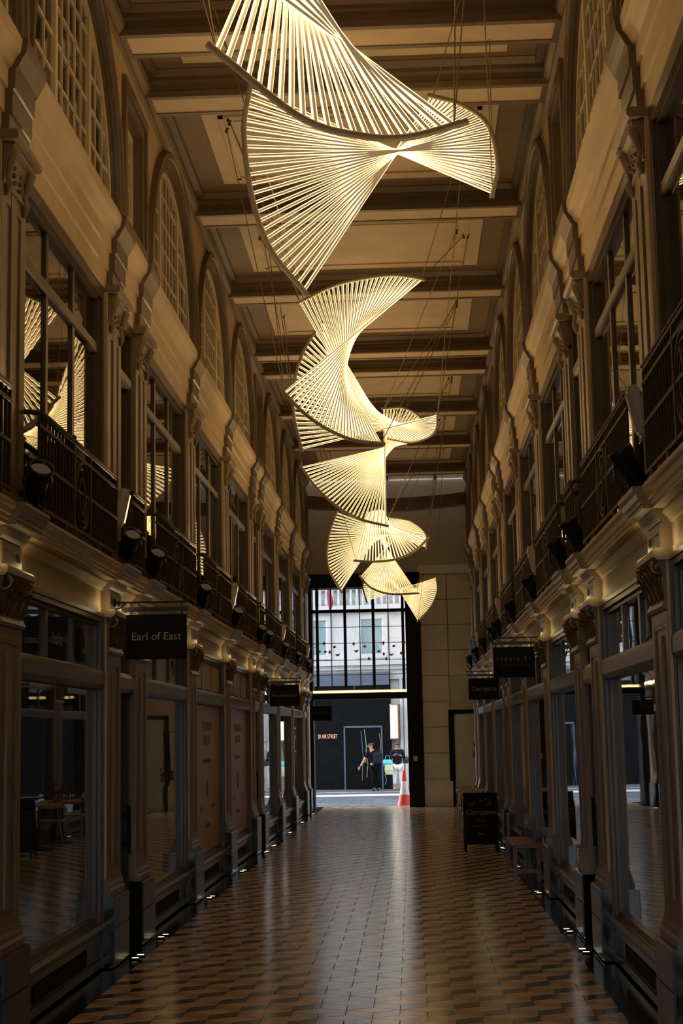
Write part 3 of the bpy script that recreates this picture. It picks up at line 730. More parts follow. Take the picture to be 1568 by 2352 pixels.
sculpture('large butterfly-shaped fan of glowing rods crossing at a bright waist',
          [(573, 206, 12.5), (560, 300, 12.4), (578, 450, 12.5), (620, 570, 12.7), (697, 668, 12.9)],
          [(1131, 442, 13.4), (1141, 376, 13.3), (1118, 286, 13.2), (1056, 240, 13.1), (994, 222, 13.0)], 25,
          [('a0', -1.25, 12.2), ('a1', -1.25, 15.4), ('b0', 1.32, 13.2), ('b0', 1.22, 12.3), ('b1', 1.1, 12.4), ('a1', -1.1, 12.2)], ws=1.0, tr=.024)
sculpture('crescent-shaped fan of glowing rods hanging below the second ceiling coffer',
          [(690, 694, 17.6), (770, 656, 17.5), (850, 638, 17.4), (910, 633, 17.3), (968, 641, 17.2)],
          [(874, 1019, 16.6), (812, 1011, 16.6), (752, 986, 16.7), (700, 950, 16.8), (653, 903, 16.9)], 26,
          [('a0', -1.25, 15.3), ('a1', 1.3, 19.4), ('b1', -1.3, 15.6), ('a1', 1.25, 15.4), ('b0', 1.3, 22.4), ('b1', -1.2, 19.3), ('a0', -1.3, 19.2)])
sculpture('fan of glowing rods with a small shell-like end, behind the crescent fan',
          [(738, 742, 19.4), (700, 800, 19.5), (677, 870, 19.6), (674, 950, 19.8), (692, 1030, 20.0)],
          [(897, 1008, 21.0), (945, 1015, 20.9), (985, 1003, 20.8), (1002, 983, 20.7), (1004, 955, 20.6)], 26,
          [('a0', -1.3, 19.2), ('a1', -1.3, 22.2), ('b1', 1.35, 19.4), ('b0', 1.3, 22.7), ('b1', 1.3, 22.5), ('b1', 1.2, 15.6), ('a1', -1.25, 19.0)])
sculpture('quarter-disc fan of glowing rods with a straight vertical edge',
          [(693, 1074, 24.2), (722, 1115, 24.1), (772, 1162, 24.0), (826, 1192, 23.9), (885, 1207, 23.8)],
          [(936, 1017, 25.0), (960, 990, 25.1), (966, 962, 25.0), (930, 938, 24.8), (882, 938, 24.6)], 26,
          [('a0', -1.3, 23.0), ('a1', 1.3, 27.5), ('b1', 1.3, 22.6), ('b0', 1.35, 27.6), ('b1', 1.2, 19.2), ('a0', -1.2, 27.4)])
sculpture('tall left-facing fan of glowing rods below the quarter-disc fan',
          [(772, 1178, 28.4), (754, 1235, 28.5), (753, 1300, 28.6), (782, 1356, 28.8)],
          [(978, 1256, 29.6), (976, 1225, 29.5), (942, 1197, 29.4), (893, 1188, 29.2)], 25,
          [('a0', -1.3, 27.5), ('a1', -1.3, 31), ('b0', 1.35, 27.8), ('b1', 1.3, 31)])
sculpture('dim dark-backed fan of rods seen from beneath, over the end window',
          [(818, 1288, 27.4), (862, 1290, 27.3), (915, 1283, 27.2), (955, 1263, 27.2), (981, 1238, 27.2)],
          [(846, 1176, 28.2), (862, 1172, 28.2), (880, 1173, 28.2), (876, 1186, 28.3), (858, 1194, 28.3)], 24,
          [('a0', -1.3, 27.6), ('a1', 1.35, 27.4), ('a1', 1.3, 30.6)])
sculpture('small skirt-shaped fan of glowing rods before the end window',
          [(828, 1326, 32.2), (852, 1350, 32.1), (895, 1364, 32.0), (957, 1363, 32.0)],
          [(912, 1230, 32.8), (900, 1226, 32.8), (885, 1226, 32.8), (868, 1232, 32.9)], 25,
          [('a0', -1.3, 31.2), ('a1', 1.3, 34.4), ('b0', 1.2, 31.2)])
sculpture('farthest fan of glowing rods, hanging beside the black portal post',
          [(885, 1302, 35.4), (850, 1316, 35.3), (833, 1345, 35.2), (841, 1379, 35.2)],
          [(960, 1424, 35.8), (988, 1394, 35.9), (1003, 1358, 36.0), (1001, 1328, 36.0)], 24,
          [('b1', 1.35, 34.6), ('b0', 1.2, 34.5), ('a1', -1.2, 34.4)], tr=.018)

for k, y in enumerate((5.6, 1.8, -2.2)):                # unseen fans added overhead to light near faces and floor
    sg = (-1) ** k
    def W_(px_, z): return (px_, z)
    LP = [Vector((-1.0, y - .5 * sg, 6.9)), Vector((-1.15, y, 6.4)), Vector((-1.0, y + .5 * sg, 5.9))]; RP = [Vector((1.0, y + .5 * sg, 6.0)), Vector((1.15, y, 6.5)), Vector((.9, y - .5 * sg, 6.9))]
    sculpture_at('fan of glowing rods added for light over the viewer, ' + ('nearest', 'second', 'last')[k] + ' of three out of the picture', LP, RP, 30, [('a0', -1.2, y), ('a1', -1.2, y + 1), ('b0', 1.2, y), ('b1', 1.2, y - 1)], .021, 1.0)

# ------------------------------------------------------------------ hanging shop signs
def sign(x0, x1, y0, y1, Y, side, label, words, arm_px):
    a = P(x0, y0, Y); b = P(x1, y1, Y); c = (a + b) / 2; w_ = abs(b.x - a.x); h = abs(a.z - b.z); s = SIDES[side][0]
    r = empty('hanging_sign', c); tag(r, label, 'sign', 'black hanging shop signs')
    bevel(MB().box(-w_ / 2, w_ / 2, -.016, .016, -h / 2, h / 2).build('sign_board', BLACK, r), .003)
    hz = h / 2
    MB().box(-w_ / 2 - .02, w_ / 2 + .02, -.03, .03, hz + .028, hz + .062).build('lamp_bar', BLKMET, r)
    hg = MB()
    for k in (-.42, .42): hg.box(k * w_ - .006, k * w_ + .006, -.006, .006, hz - .005, hz + .105)
    hg.build('hanger', BLKMET, r)
    ar = MB(); xw = s * (WX - .005) - c.x; xe = -s * (w_ / 2 + .03)
    ar.tube([(xw, 0, hz + .105), (xe, 0, hz + .105)], .008, 8)
    ar.lathe([(.035, 0), (.035, .012), (.015, .02)], 10, M=T(xw, 0, hz + .105) @ Matrix.Rotation(-s * PI / 2, 4, 'Y'))
    ar.tube([(xw, 0, hz + .05), (xw - s * .05, 0, hz + .06), (xw - s * .10, 0, hz + .1)], .007, 6)
    ar.lathe([(.004, -.014), (.014, 0), (.004, .014)], 8, c=(xe, 0, hz + .105))
    ar.build('bracket_arm', BLKMET, r)
    for body, size, dz, mt, spc in words:
        text(body, size, mt, r, T(0, -.0175, dz) @ RX90, spacing=spc, ext=.0015)
sign(290, 429, 1413, 1512, 13.06, 'left', 'black hanging sign reading Earl of East', [('Earl of East', .092, .0, TXT, 1.0)], None)
sign(619, 687, 1574, 1621, 26.14, 'left', 'black hanging sign reading Facetheory', [('Facetheory', .086, .0, TXTD, 1.05)], None)
sign(713, 762, 1622, 1655, 36.5, 'left', 'smallest black hanging sign with faint letters beside the end doorway', [('VIORNEX', .075, .0, mat('sign_lettering_dim', (.10, .08, .06), .5), 1.25)], None)
sign(1131, 1229, 1487, 1555, 17.86, 'right', 'black hanging sign reading supply.91 with a second smaller line', [('supply.91', .06, .04, TXTD, 1.7), ('BARBERSHOP & STORE', .026, -.035, mat('sign_lettering_dim', (.10, .08, .06), .5), 1.35)], None)
sign(1075, 1147, 1558, 1606, 24.78, 'right', 'black hanging sign reading Compane above the chalkboard', [('Compane', .10, .0, TXTD, 1.0)], None)

# ------------------------------------------------------------------ printed boards in two shop windows on the left
BOARD = mat('printed_tan_board', (.52, .39, .27), .45, var=.06, scale=2)
INK = mat('faded_ink', (.22, .18, .15), .6, var=.05)
MZY = Matrix.Rotation(PI / 2, 4, 'Z') @ RX90          # text standing, facing the aisle from the left wall (+X)
def vinyl(y, label):
    r = empty('window_board', (-WX - .072, y, 0)); tag(r, label, 'poster', 'printed boards behind shop glass')
    MB().box(-.012, 0, -pw / 2 + .02, pw / 2 - .02, .42, 2.19).build('board', BOARD, r)
    MB().box(-.012, 0, -pw / 2 + .02, pw / 2 - .02, 2.39, 2.72).build('top_board', BOARD, r)
    for body, size, dy, z in (('QUADRANT', .17, 0, 1.93), ('ARCADE', .17, 0, 1.76), ('independent shops', .10, 0, 1.52), ('coming soon', .10, 0, .74), ('London', .09, -.55, .95), ('Regent St', .09, .6, .95)):
        text(body, size, INK, r, T(.002, dy, z) @ MZY, ext=.0005)
    MB().lathe([(.001, 0), (.11, .0), (.11, .002), (.001, .002)], 18, M=T(.001, 0, 1.18) @ Matrix.Rotation(PI / 2, 4, 'Y')).build('roundel', INK, r)
vinyl((PIL[4] + PIL[5]) / 2, 'tan printed board filling a left shop window, nearer of two')
vinyl((PIL[5] + PIL[6]) / 2, 'tan printed board filling a left shop window, farther of two')

DECAL = mat('window_decal_dark', (.02, .02, .02), .6); DECALW = mat('window_decal_pale', (.35, .33, .30), .6)
for o_, y_, nm_ in ((None, (PIL[1] + PIL[2]) / 2, 'a'), (None, (PIL[3] + PIL[4]) / 2, 'b')):
    wn_ = min((o for o in bpy.data.objects if o.name.startswith('window_') and o.get('group') == 'shop windows' and o.matrix_basis.translation.x < 0), key=lambda o: abs(o.matrix_basis.translation.y - y_))
    text('Earl of East', .20, DECAL, wn_, T(-.0855, .35, 1.42) @ MZY, ext=.0006)
    if nm_ == 'a': text('l to hr', .13, DECALW, wn_, T(-.0855, -.02, 2.53) @ MZY, ext=.0006)
# ------------------------------------------------------------------ furniture
def person_skin(o): pass
def stool(x, y, label):
    r = empty('bar_stool', (x, y, 0)); tag(r, label, 'stool')
    bevel(MB().box(-.19, .19, -.19, .19, .72, .755).build('seat', LTWOOD, r), .01)
    for sx in (-1, 1):
        for sy in (-1, 1): MB().tube([(sx * .15, sy * .15, .72), (sx * .19, sy * .19, 0)], .016, 8).build('leg', LTWOOD, r)
    fr = MB()
    for a_, b_ in (((-.17, -.17), (.17, -.17)), ((.17, -.17), (.17, .17)), ((.17, .17), (-.17, .17)), ((-.17, .17), (-.17, -.17))): fr.tube([(a_[0], a_[1], .32), (b_[0], b_[1], .32)], .011, 6)
    fr.build('footrest', LTWOOD, r)
stool(-2.72, 16.5, 'pale wooden bar stool behind the shop glass beyond the Earl of East sign')
# chalkboard
ab = empty('chalkboard', (1.50, 24.55, 0)); tag(ab, 'black folding chalkboard stand reading Compane', 'chalkboard')
for nm, sgn in (('front_leaf', -1), ('back_leaf', 1)):
    Mt = T(0, sgn * .03, .88) @ Matrix.Rotation(sgn * .20, 4, 'X')
    lf = MB(); lf.box(-.26, -.225, -.014, .014, -.90, 0); lf.box(.225, .26, -.014, .014, -.90, 0); lf.box(-.225, .225, -.014, .014, -.04, 0); lf.box(-.225, .225, -.014, .014, -.78, -.74)
    o = lf.build(nm, BLACK, ab, Mt); MB().box(-.225, .225, -.006, .006, -.74, -.04).build('slate', mat('slate_board', (.008, .008, .008), .7, spec=.1), o)
    if sgn < 0:
        text('Compane', .115, TXTD, o, T(0, -.008, -.30) @ RX90, ext=.001)
        for wd, sz, z, ma in (('all day', .06, -.42, mat('red_chalk', (.20, .02, .015), .7)), ('coffee & wine', .05, -.50, mat('red_chalk', (.20, .02, .015), .7)), ('open', .05, -.62, TXTD)): text(wd, sz, ma, o, T(0, -.008, z) @ RX90, ext=.001)
        dc = MB(); rr = random.Random(5)
        for k in range(14): dc.lathe([(.001, 0), (rr.uniform(.012, .026), .001), (.001, .002)], 6, M=T(rr.uniform(-.18, .18), -.008, rr.uniform(-.2, -.08)) @ RX90)
        dc.build('leaf_drawing', mat('green_chalk', (.07, .11, .02), .7), o)
# bench by the right shopfront
bn = empty('bench', (1.83, 20.2, 0)); tag(bn, 'dark red wooden bench against the right shopfront', 'bench')
bevel(MB().box(-.16, .16, -.80, .80, .40, .44).build('seat', REDWD, bn), .006)
for sx in (-1, 1):
    for sy in (-1, 1): MB().box(sx * .14 - .025, sx * .14 + .025, sy * .74 - .03, sy * .74 + .03, 0, .40).build('leg', REDWD, bn)
MB().box(-.12, .12, -.76, -.72, .10, .15).box(-.12, .12, .72, .76, .10, .15).box(-.015, .015, -.74, .74, .11, .15).build('stretcher', REDWD, bn)
# cafe tables and chairs
def cafe_table(x, y, label):
    r = empty('cafe_table', (x, y, 0)); tag(r, label, 'table', 'cafe tables along the right shopfronts')
    bevel(MB().box(-.30, .30, -.30, .30, .72, .745).build('tabletop', LTWOOD, r), .004)
    MB().tube([(0, 0, .03), (0, 0, .72)], .03, 10).build('pedestal', BLKMET, r)
    MB().box(-.22, .22, -.03, .03, 0, .03).box(-.03, .03, -.22, .22, 0, .03).build('foot_cross', BLKMET, r)
CHR = mat('bright_metal', (.6, .55, .5), .25, metal=.9, var=.05)
def cafe_chair(x, y, rz, label):
    r = empty('cafe_chair', (x, y, 0), rz); tag(r, label, 'chair', 'cafe chairs along the right shopfronts')
    bevel(MB().box(-.20, .20, -.20, .20, .44, .465).build('seat', LTWOOD, r), .008)
    for sx in (-1, 1):
        for sy in (-1, 1): MB().tube([(sx * .17, sy * .17, .44), (sx * .19, sy * .20, 0)], .011, 6).build('leg', CHR, r)
        MB().tube([(sx * .17, .18, .44), (sx * .175, .22, .80)], .011, 6).build('back_post', CHR, r)
    MB().box(-.19, .19, .205, .225, .66, .80).build('backrest', LTWOOD, r)
for k, (y, w_) in enumerate(((26.3, 'nearest'), (28.0, 'middle'), (29.8, 'farthest'))):
    cafe_table(1.58, y, 'small pale wooden cafe table, %s of the three behind the chalkboard' % w_)
    cafe_chair(1.50, y + .62, PI * 1.0 if k % 2 else PI * .96, 'wooden cafe chair with bright metal legs beyond the %s cafe table' % w_)

# ------------------------------------------------------------------ the far end: portal, stone wall, white door
def pz(y, Y): return P(945, y, Y).z
def px(x, y, Y): return P(x, y, Y).x
xl = -2.35; xr = px(937, 1700, END); xp = px(972, 1700, END)
ztop = pz(1347, END); zhead = pz(1316, END); zbar = pz(1586, END); zlin = pz(1603, END)
STONE = mat('warm_limestone', (.76, .68, .57), .6, var=.06, scale=3, bump=.05)
we = MB().box(-3, 3.2, END + .02, END + .5, zhead, 9).build('wall_far', mat('end_wall_tan', (.50, .39, .25), .7, var=.05)); tag(we, 'plain tan wall above the portal closing the far end', 'wall', kind='structure')
MB().box(xp, 3.2, END + .1, END + .5, -.02, zhead).build('core', STONE, we)
MB().box(-3, xl, END + .02, END + .5, -.02, zhead).build('core', STONE, we)
cb = MB(); nn = 16
for k in range(nn):
    x0 = -2.3 + 4.6 * k / nn; x1 = -2.3 + 4.6 * (k + 1) / nn
    za = pz(1172, 38.4) + .16 * (x0 / 2.3) ** 2; zb = pz(1172, 38.4) + .16 * (x1 / 2.3) ** 2
    cb.add([(x0, 38.3, za), (x1, 38.3, zb), (x1, 38.3, zb + .3), (x0, 38.3, za + .3), (x0, 38.6, za), (x1, 38.6, zb), (x1, 38.6, zb + .3), (x0, 38.6, za + .3)],
           [(0, 1, 2, 3), (4, 7, 6, 5), (0, 4, 5, 1), (3, 2, 6, 7)])
cb.build('curved_soffit_band', TAUPD, we)
sk = empty(winname()); tag(sk, 'narrow skylight added for light between the last beam and the end wall', 'window', kind='structure')  # unseen skylight added to brighten the end wall
for k in range(4):
    MB().box(-2.4 + 1.2 * k, -2.36 + 1.2 * k, 38.3, END, 8.2, 8.26).build('added_skylight_bar', BLACK, sk); MB().box(-2.36 + 1.2 * k, -1.2 + 1.2 * k, 38.3, END, 8.22, 8.23).build('pane', glass('dimming_skylight_glass', (.34, .32, .29)), sk)  # darker tint only weakens the light of the added skylight
MB().box(-6.2, -2.4, 38.3, END, 8.13, 8.5).box(2.4, 6.2, 38.3, END, 8.13, 8.5).build('end_ceiling', CEILB, we)
bw = MB().box(-6.2, -1.7, -6.3, -6, -.3, 8.5).box(1.7, 6.2, -6.3, -6, -.3, 8.5).box(-1.7, 1.7, -6.3, -6, 3.8, 8.5).build('wall_back', WALLP); tag(bw, 'plain wall behind the viewer with a doorway added for light', 'wall', kind='structure')  # unseen doorway added to bring daylight in from behind the camera
MB().box(-30, 30, -18.5, -18, -.3, 3.5).build('far_facade', mat('pale_limestone', (.46, .455, .45), .7, var=.05, scale=2, bump=.05), bw); MB().box(-30, 30, -18, -6, -.3, -.02).build('back_street', BLACKST, bw)  # unseen facade added, kept low so sky light gets past
# stone pier with courses
pier = empty('stone_pier', (0, 0, 0), 0, we)
x0, x1 = xp + .005, px(1034, 1700, END)
zs = pz(1790, END); course = (zhead - .05 - zs) / 8
MB().box(x0 - .03, x1 + .03, END - .12, END + .1, 0, zs - .06).build('pier_base', STONE, pier)
MB().box(x0 - .015, x1 + .015, END - .08, END + .1, zs - .06, zs).build('base_moulding', STONE, pier)
for k in range(8):
    bevel(MB().box(x0, x1, END - .05, END + .1, zs + course * k + .006, zs + course * (k + 1) - .006).build('stone', STONE, pier), .006)
    bevel(MB().box(x1 + .012, 3.0, END - .02 if k > 3 else END + .02, END + .1, zs + course * k + .006, zs + course * (k + 1) - .006).build('stone', STONE, pier), .006) if k > 3 else None
MB().box(x0 - .05, 3.0, END - .12, END + .1, zhead - .04, zhead + .05).box(x0 - .03, 3.0, END - .09, END + .1, zhead + .05, zhead + .18).build('string_course', STONE, pier)
# service door in the stone wall
dd = empty('door_%d' % (DOOR[0] + 1)); tag(dd, 'pale grey service door in a black frame at the far end', 'door', kind='structure')
da, db = px(1031, 1700, END - .1), 2.55
dz = pz(1632, END - .1)
MB().box(da, da + .14, END - .1, END + .06, 0, dz).box(da, db, END - .1, END + .06, dz - .10, dz).build('door_frame', BLACK, dd)
MB().box(da + .14, db, END - .06, END - .01, 0, dz - .10).build('door_leaf', mat('pale_grey_door', (.66, .66, .62), .45, var=.05), dd)
MB().box(1.98, 2.06, END - .075, END - .06, 1.18, 1.36).build('exit_plate', mat('green_sign', (.03, .22, .14), .5), dd)
MB().box(2.0, 2.04, END - .08, END - .06, 1.45, 1.53).build('door_lock', BLKMET, dd)
# portal frame
pf = empty('portal_frame', (0, 0, 0)); tag(pf, 'tall black metal portal frame with gridded window over the open doorway', 'portal')
MB().box(xr, xp, END - .18, END + .45, -.02, zhead).build('post', BLACK, pf)
MB().box(xl, -1.96, END - .18, END + .45, -.02, zhead).build('post', BLACK, pf)
MB().box(xl, xp, END - .18, END + .45, ztop, zhead).build('header', BLACK, pf)
MB().box(-1.96, xr, END - .18, END + .45, zlin, zbar - .04).build('lintel', BLACK, pf)
MB().box(-1.96, xr - .01, END - .20, END - .16, zbar - .03, zbar + .03).build('light_bar', BARL, pf)
MB().box(xr + .12, xr + .22, END - .185, END - .18, pz(1748, END), pz(1736, END)).build('notice', mat('paper_notice', (.55, .52, .47), .7), pf)
xs_thick = [px(x, 1450, END) for x in (728, 792, 857, 925)]; xs_thin = [px(x, 1450, END) for x in (760, 826, 892)]
for x in xs_thick: MB().box(x - .035, x + .035, END, END + .1, zbar, ztop).build('mullion', BLACK, pf)
for x in xs_thin: MB().box(x - .011, x + .011, END + .02, END + .06, zbar, ztop).build('glazing_bar', BLACK, pf)
hy = [pz(y, END) for y in (1400, 1437, 1474, 1513, 1547)]
MB().box(-1.96, xr, END, END + .1, hy[0] - .04, hy[0] + .04).build('cross_rail', BLACK, pf)
for z in hy[1:]: MB().box(-1.96, xr, END + .025, END + .05, z - .007, z + .007).build('glazing_bar', BLACK, pf)
gx = sorted([-1.96] + xs_thick[0:] + xs_thin + [xr]); gz = sorted([zbar, ztop] + hy)
for i in range(len(gx) - 1):
    if gx[i + 1] - gx[i] < .1: continue
    for j in range(len(gz) - 1):
        MB().box(gx[i] + .012, gx[i + 1] - .012, END + .035, END + .041, gz[j] + .006, gz[j + 1] - .006).build('pane', GPORT, pf)
# brown paper-like diamonds hung against the portal glass
DIA = mat('copper_brown', (.30, .14, .07), .5, var=.2)
dpx = [(744, 1478, 0), (768, 1486, 1), (733, 1497, 1), (747, 1497, 1), (757, 1498, 0), (775, 1503, 2), (812, 1479, 0), (837, 1485, 1), (818, 1494, 2), (847, 1513, 0), (880, 1477, 0), (904, 1484, 1), (870, 1496, 1), (857, 1497, 1), (881, 1502, 0), (898, 1502, 2), (887, 1513, 0), (921, 1500, 0), (927, 1477, 1), (727, 1487, 1)]
for i, (x, y, k) in enumerate(dpx):
    c = P(x, y, END - .06); wd, ht = ((.035, .055), (.05, .035), (.065, .05))[k]
    r = MB()
    if k < 2: r.ext_y([(-wd, 0), (0, -ht), (wd, 0), (0, ht)], -.004, .004)
    else: r.ext_y([(-wd, .02), (-wd * .6, -.03), (0, -ht), (wd * .6, -.03), (wd, .03), (wd * .3, .0), (0, .015), (-wd * .3, -.005)], -.004, .004)
    o = r.build('diamond_ornament', DIA, None, T(*c)); tag(o, 'small brown ornament hung against the gridded end window', 'ornament', 'brown ornaments on the end window')

# ------------------------------------------------------------------ the street outside
ASP = mat('street_paving', (.05, .06, .08), .6, var=.15, scale=6, bump=.1)
st = MB().box(-40, 40, END + .9, 90, -.5, -.125).build('street', ASP); tag(st, 'blue-grey paved street beyond the doorway', 'street', kind='structure')
MB().box(-3, 3, 40.2, 40.9, -.3, -.02).build('threshold_step', mat('threshold_stone', (.12, .12, .125), .5, var=.1), st)
pv = [MB().box(-.29, .29, -.44, .44, -.13, -.118).mesh('paver', mat('paver_%d' % k, c, .55, var=.08)) for k, c in enumerate(((.055, .068, .09), (.075, .09, .112), (.045, .056, .075)))]
rr = random.Random(11)
for j in range(9):
    for i in range(18):
        link('paver', pv[rr.choice((0, 0, 1, 1, 2))], st, T(-5.2 + i * .6 + (j % 2) * .3, 41.5 + j * .9, rr.uniform(-.002, .002)))
MB().box(-20, 20, 51.8, 52.1, -.13, -.06).build('kerb', mat('kerb_stone', (.12, .125, .135), .6), st)
MB().box(-20, 20, 52.1, 60, -.13, -.065).build('pavement', mat('pavement_stone', (.075, .085, .10), .6, var=.1), st)
# our own building's mass above the doorway, and unseen blocks added to cut the sun to a strip
MB().box(-20, -3, END, END + .6, -.3, 13).box(3.2, 20, END, END + .6, -.3, 13).box(-20, 20, END, END + .6, 9, 13).build('outer_wall', STONE, we)
hz = MB().box(14, 30, 30, 50.2, -.3, 34).box(14, 30, 51.9, 80, -.3, 34)  # gap between the added blocks lets one strip of sun through
tag(hz.build('sun_slit_blocks', STONE), 'limestone blocks out of sight to the right, added to cut the sun to a strip', 'building', kind='structure')
# facade opposite, at a slant
LIME = mat('pale_limestone', (.46, .455, .45), .7, var=.05, scale=2, bump=.05)
FA = Matrix.Rotation(math.radians(-9), 4, 'Z')
fa = empty('building', (.5, 54.6, -.065)); fa.rotation_euler.z = math.radians(-9); tag(fa, 'pale limestone building across the street with tall windows and cornice', 'building')
MB().box(-12, 10, 0, .5, 0, 11).build('wall', LIME, fa)
MB().box(-12, 10, -.30, 0, 4.25, 4.40).box(-12, 10, -.20, 0, 4.10, 4.25).box(-12, 10, -.10, 0, 3.75, 4.10).build('cornice', LIME, fa)
MB().box(-12, 10, -.22, 0, 6.15, 6.35).box(-12, 10, -.12, 0, 6.9, 7.0).build('upper_cornice', LIME, fa)
for k in range(40): MB().lathe([(.04, 6.35), (.07, 6.5), (.035, 6.7), (.05, 6.9)], 6, c=(-6 + .22 * k, -.1, 0)).build('baluster', LIME, fa)
BGL = mat('facade_window_glass', (.16, .24, .26), .12, var=.1, scale=1)
for k, xw in enumerate((-5.3, -3.35, -1.35, .65, 2.6)):
    wn = MB().frame(-.06, 0, -.56, .56, 4.50, 6.0, .14).build('window', LIME, fa, T(xw, 0, 0) @ Matrix.Rotation(PI / 2, 4, 'Z'))
    MB().frame(.0, .04, -.42, .42, 4.6, 5.9, .05).build('sash', mat('pale_sash', (.6, .6, .58), .5), wn, T(-.03, 0, 0)); MB().box(-.012, 0, -.42, .42, 4.6, 5.9).build('pane', BGL, wn)
for xw, za, zb in ((.55, 2.05, 3.6), (2.7, 2.05, 3.6)):
    wn = MB().frame(-.10, 0, -.50, .50, za - .1, zb, .10).box(-.16, 0, -.58, .58, za - .22, za - .1).build('window', LIME, fa, T(xw, 0, 0) @ Matrix.Rotation(PI / 2, 4, 'Z'))
    MB().box(-.02, 0, -.40, .40, za, zb - .1).build('pane', BLACK, wn); MB().box(-.04, -.02, -.03, .40, za, zb - .1).build('blind', BGL, wn)
for xw in (-.35, -.20, 1.6): MB().box(xw - .05, xw + .05, -.09, 0, .1, 3.75).build('pilaster_strip', LIME, fa)
for k in range(4): MB().box(-.1, 10, -.03, 0, .02 + .42 * k, .40 + .42 * k).build('stone_course', LIME, fa)
MB().box(-.1, 10, -.10, 0, 1.70, 1.80).build('string_course', LIME, fa)
# black stone shopfront with street name and revolving door
bf = empty('shopfront', fa.location); bf.rotation_euler.z = fa.rotation_euler.z; tag(bf, 'black polished shopfront reading 20 Air Street with glazed door', 'shopfront')
BST = mat('black_polished_stone', (.004, .0045, .006), .5, var=.3, spec=.05)
ex = -.72
MB().box(-8, ex, -.28, -.02, 0, 3.95).build('stone_front', BST, bf); MB().box(-8, ex, -.34, -.02, 3.55, 4.0).build('fascia', mat('slate_blue_fascia', (.07, .085, .12), .5), bf)
MB().box(-2.35, -2.30, -.32, -.28, 0, 2.15).box(ex - .32, ex - .27, -.32, -.28, 0, 2.15).box(-2.35, ex - .27, -.32, -.28, 2.10, 2.16).build('door_frame', mat('blue_steel', (.07, .10, .15), .35, metal=.4), bf)
MB().box(-2.30, ex - .32, -.30, -.285, .05, 2.10).build('door_glass', mat('dark_door_glass', (.003, .0035, .004), .4, spec=.06), bf)
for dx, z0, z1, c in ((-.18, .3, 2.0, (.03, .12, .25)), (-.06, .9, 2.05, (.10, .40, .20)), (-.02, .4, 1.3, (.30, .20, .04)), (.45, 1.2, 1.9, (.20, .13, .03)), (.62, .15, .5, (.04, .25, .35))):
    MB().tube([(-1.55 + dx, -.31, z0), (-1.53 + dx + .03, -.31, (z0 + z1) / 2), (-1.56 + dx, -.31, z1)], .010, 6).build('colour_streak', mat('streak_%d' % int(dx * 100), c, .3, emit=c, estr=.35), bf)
tw_ = fa.matrix_basis.inverted() @ P(754, 1692, 54.9)
text('20 AIR STREET', .20, mat('copper_letters', (.55, .30, .18), .35, emit=(1, .5, .28), estr=.25), bf, T(tw_.x, -.30, tw_.z) @ RX90, ext=.01, sx=.55)
# lit lamp box on the facade
lp = empty('wall_lamp', (0, 0, 0)); lp.matrix_basis = fa.matrix_basis.copy(); lp.location = fa.location; lp.rotation_euler = fa.rotation_euler
tag(lp, 'tall glowing wall lamp box beside the black shopfront', 'wall lamp')
MB().box(-.70, -.45, -.36, -.10, 1.72, 2.85).build('lamp_diffuser', mat('lamp_diffuser_glow', (.9, .8, .65), .4, emit=(1, .80, .55), estr=.85), lp)
MB().box(-.72, -.43, -.38, -.02, 1.68, 1.73).box(-.72, -.43, -.38, -.02, 2.84, 2.89).box(-.45, -.42, -.36, -.02, 1.70, 2.87).build('lamp_frame', mat('brass_frame', (.35, .24, .12), .35, metal=.7), lp)
# red flag
fg = empty('flag', (0, 0, 0)); tag(fg, 'furled red flag hanging before the facade opposite', 'flag')
c = P(757, 1372, 53.2)
fp = MB().tube([c + Vector((.0, 0, .45)), c + Vector((-.02, 0, .1)), c + Vector((.03, 0, -.2)), c + Vector((0, 0, -.45))], [.05, .09, .10, .03], 7); fp.build('cloth', mat('crimson_cloth', (.22, .02, .05), .8), fg)
MB().tube([c + Vector((0, .0, .45)), c + Vector((0, .9, .9))], .02, 6).build('flag_pole', BLKMET, fg)
# traffic cone
cn_ = P(929, 1842, 41.3); tc = empty('traffic_cone', (cn_.x, 41.3, -.118)); tag(tc, 'tall red and white traffic cone by the doorway', 'traffic cone')
RED = mat('cone_red', (.75, .05, .03), .45); CWH = mat('cone_white', (.75, .72, .75), .4)
MB().lathe([(.20, .04), (.125, .36)], 18).build('lower_band', RED, tc); MB().lathe([(.125, .36), (.072, .70)], 18).build('white_band', CWH, tc)
MB().lathe([(.072, .70), (.045, .92), (.04, .98)], 18).build('upper_band', RED, tc); MB().box(-.24, .24, -.24, .24, 0, .045).build('base', mat('grey_rubber', (.10, .11, .13), .7), tc)

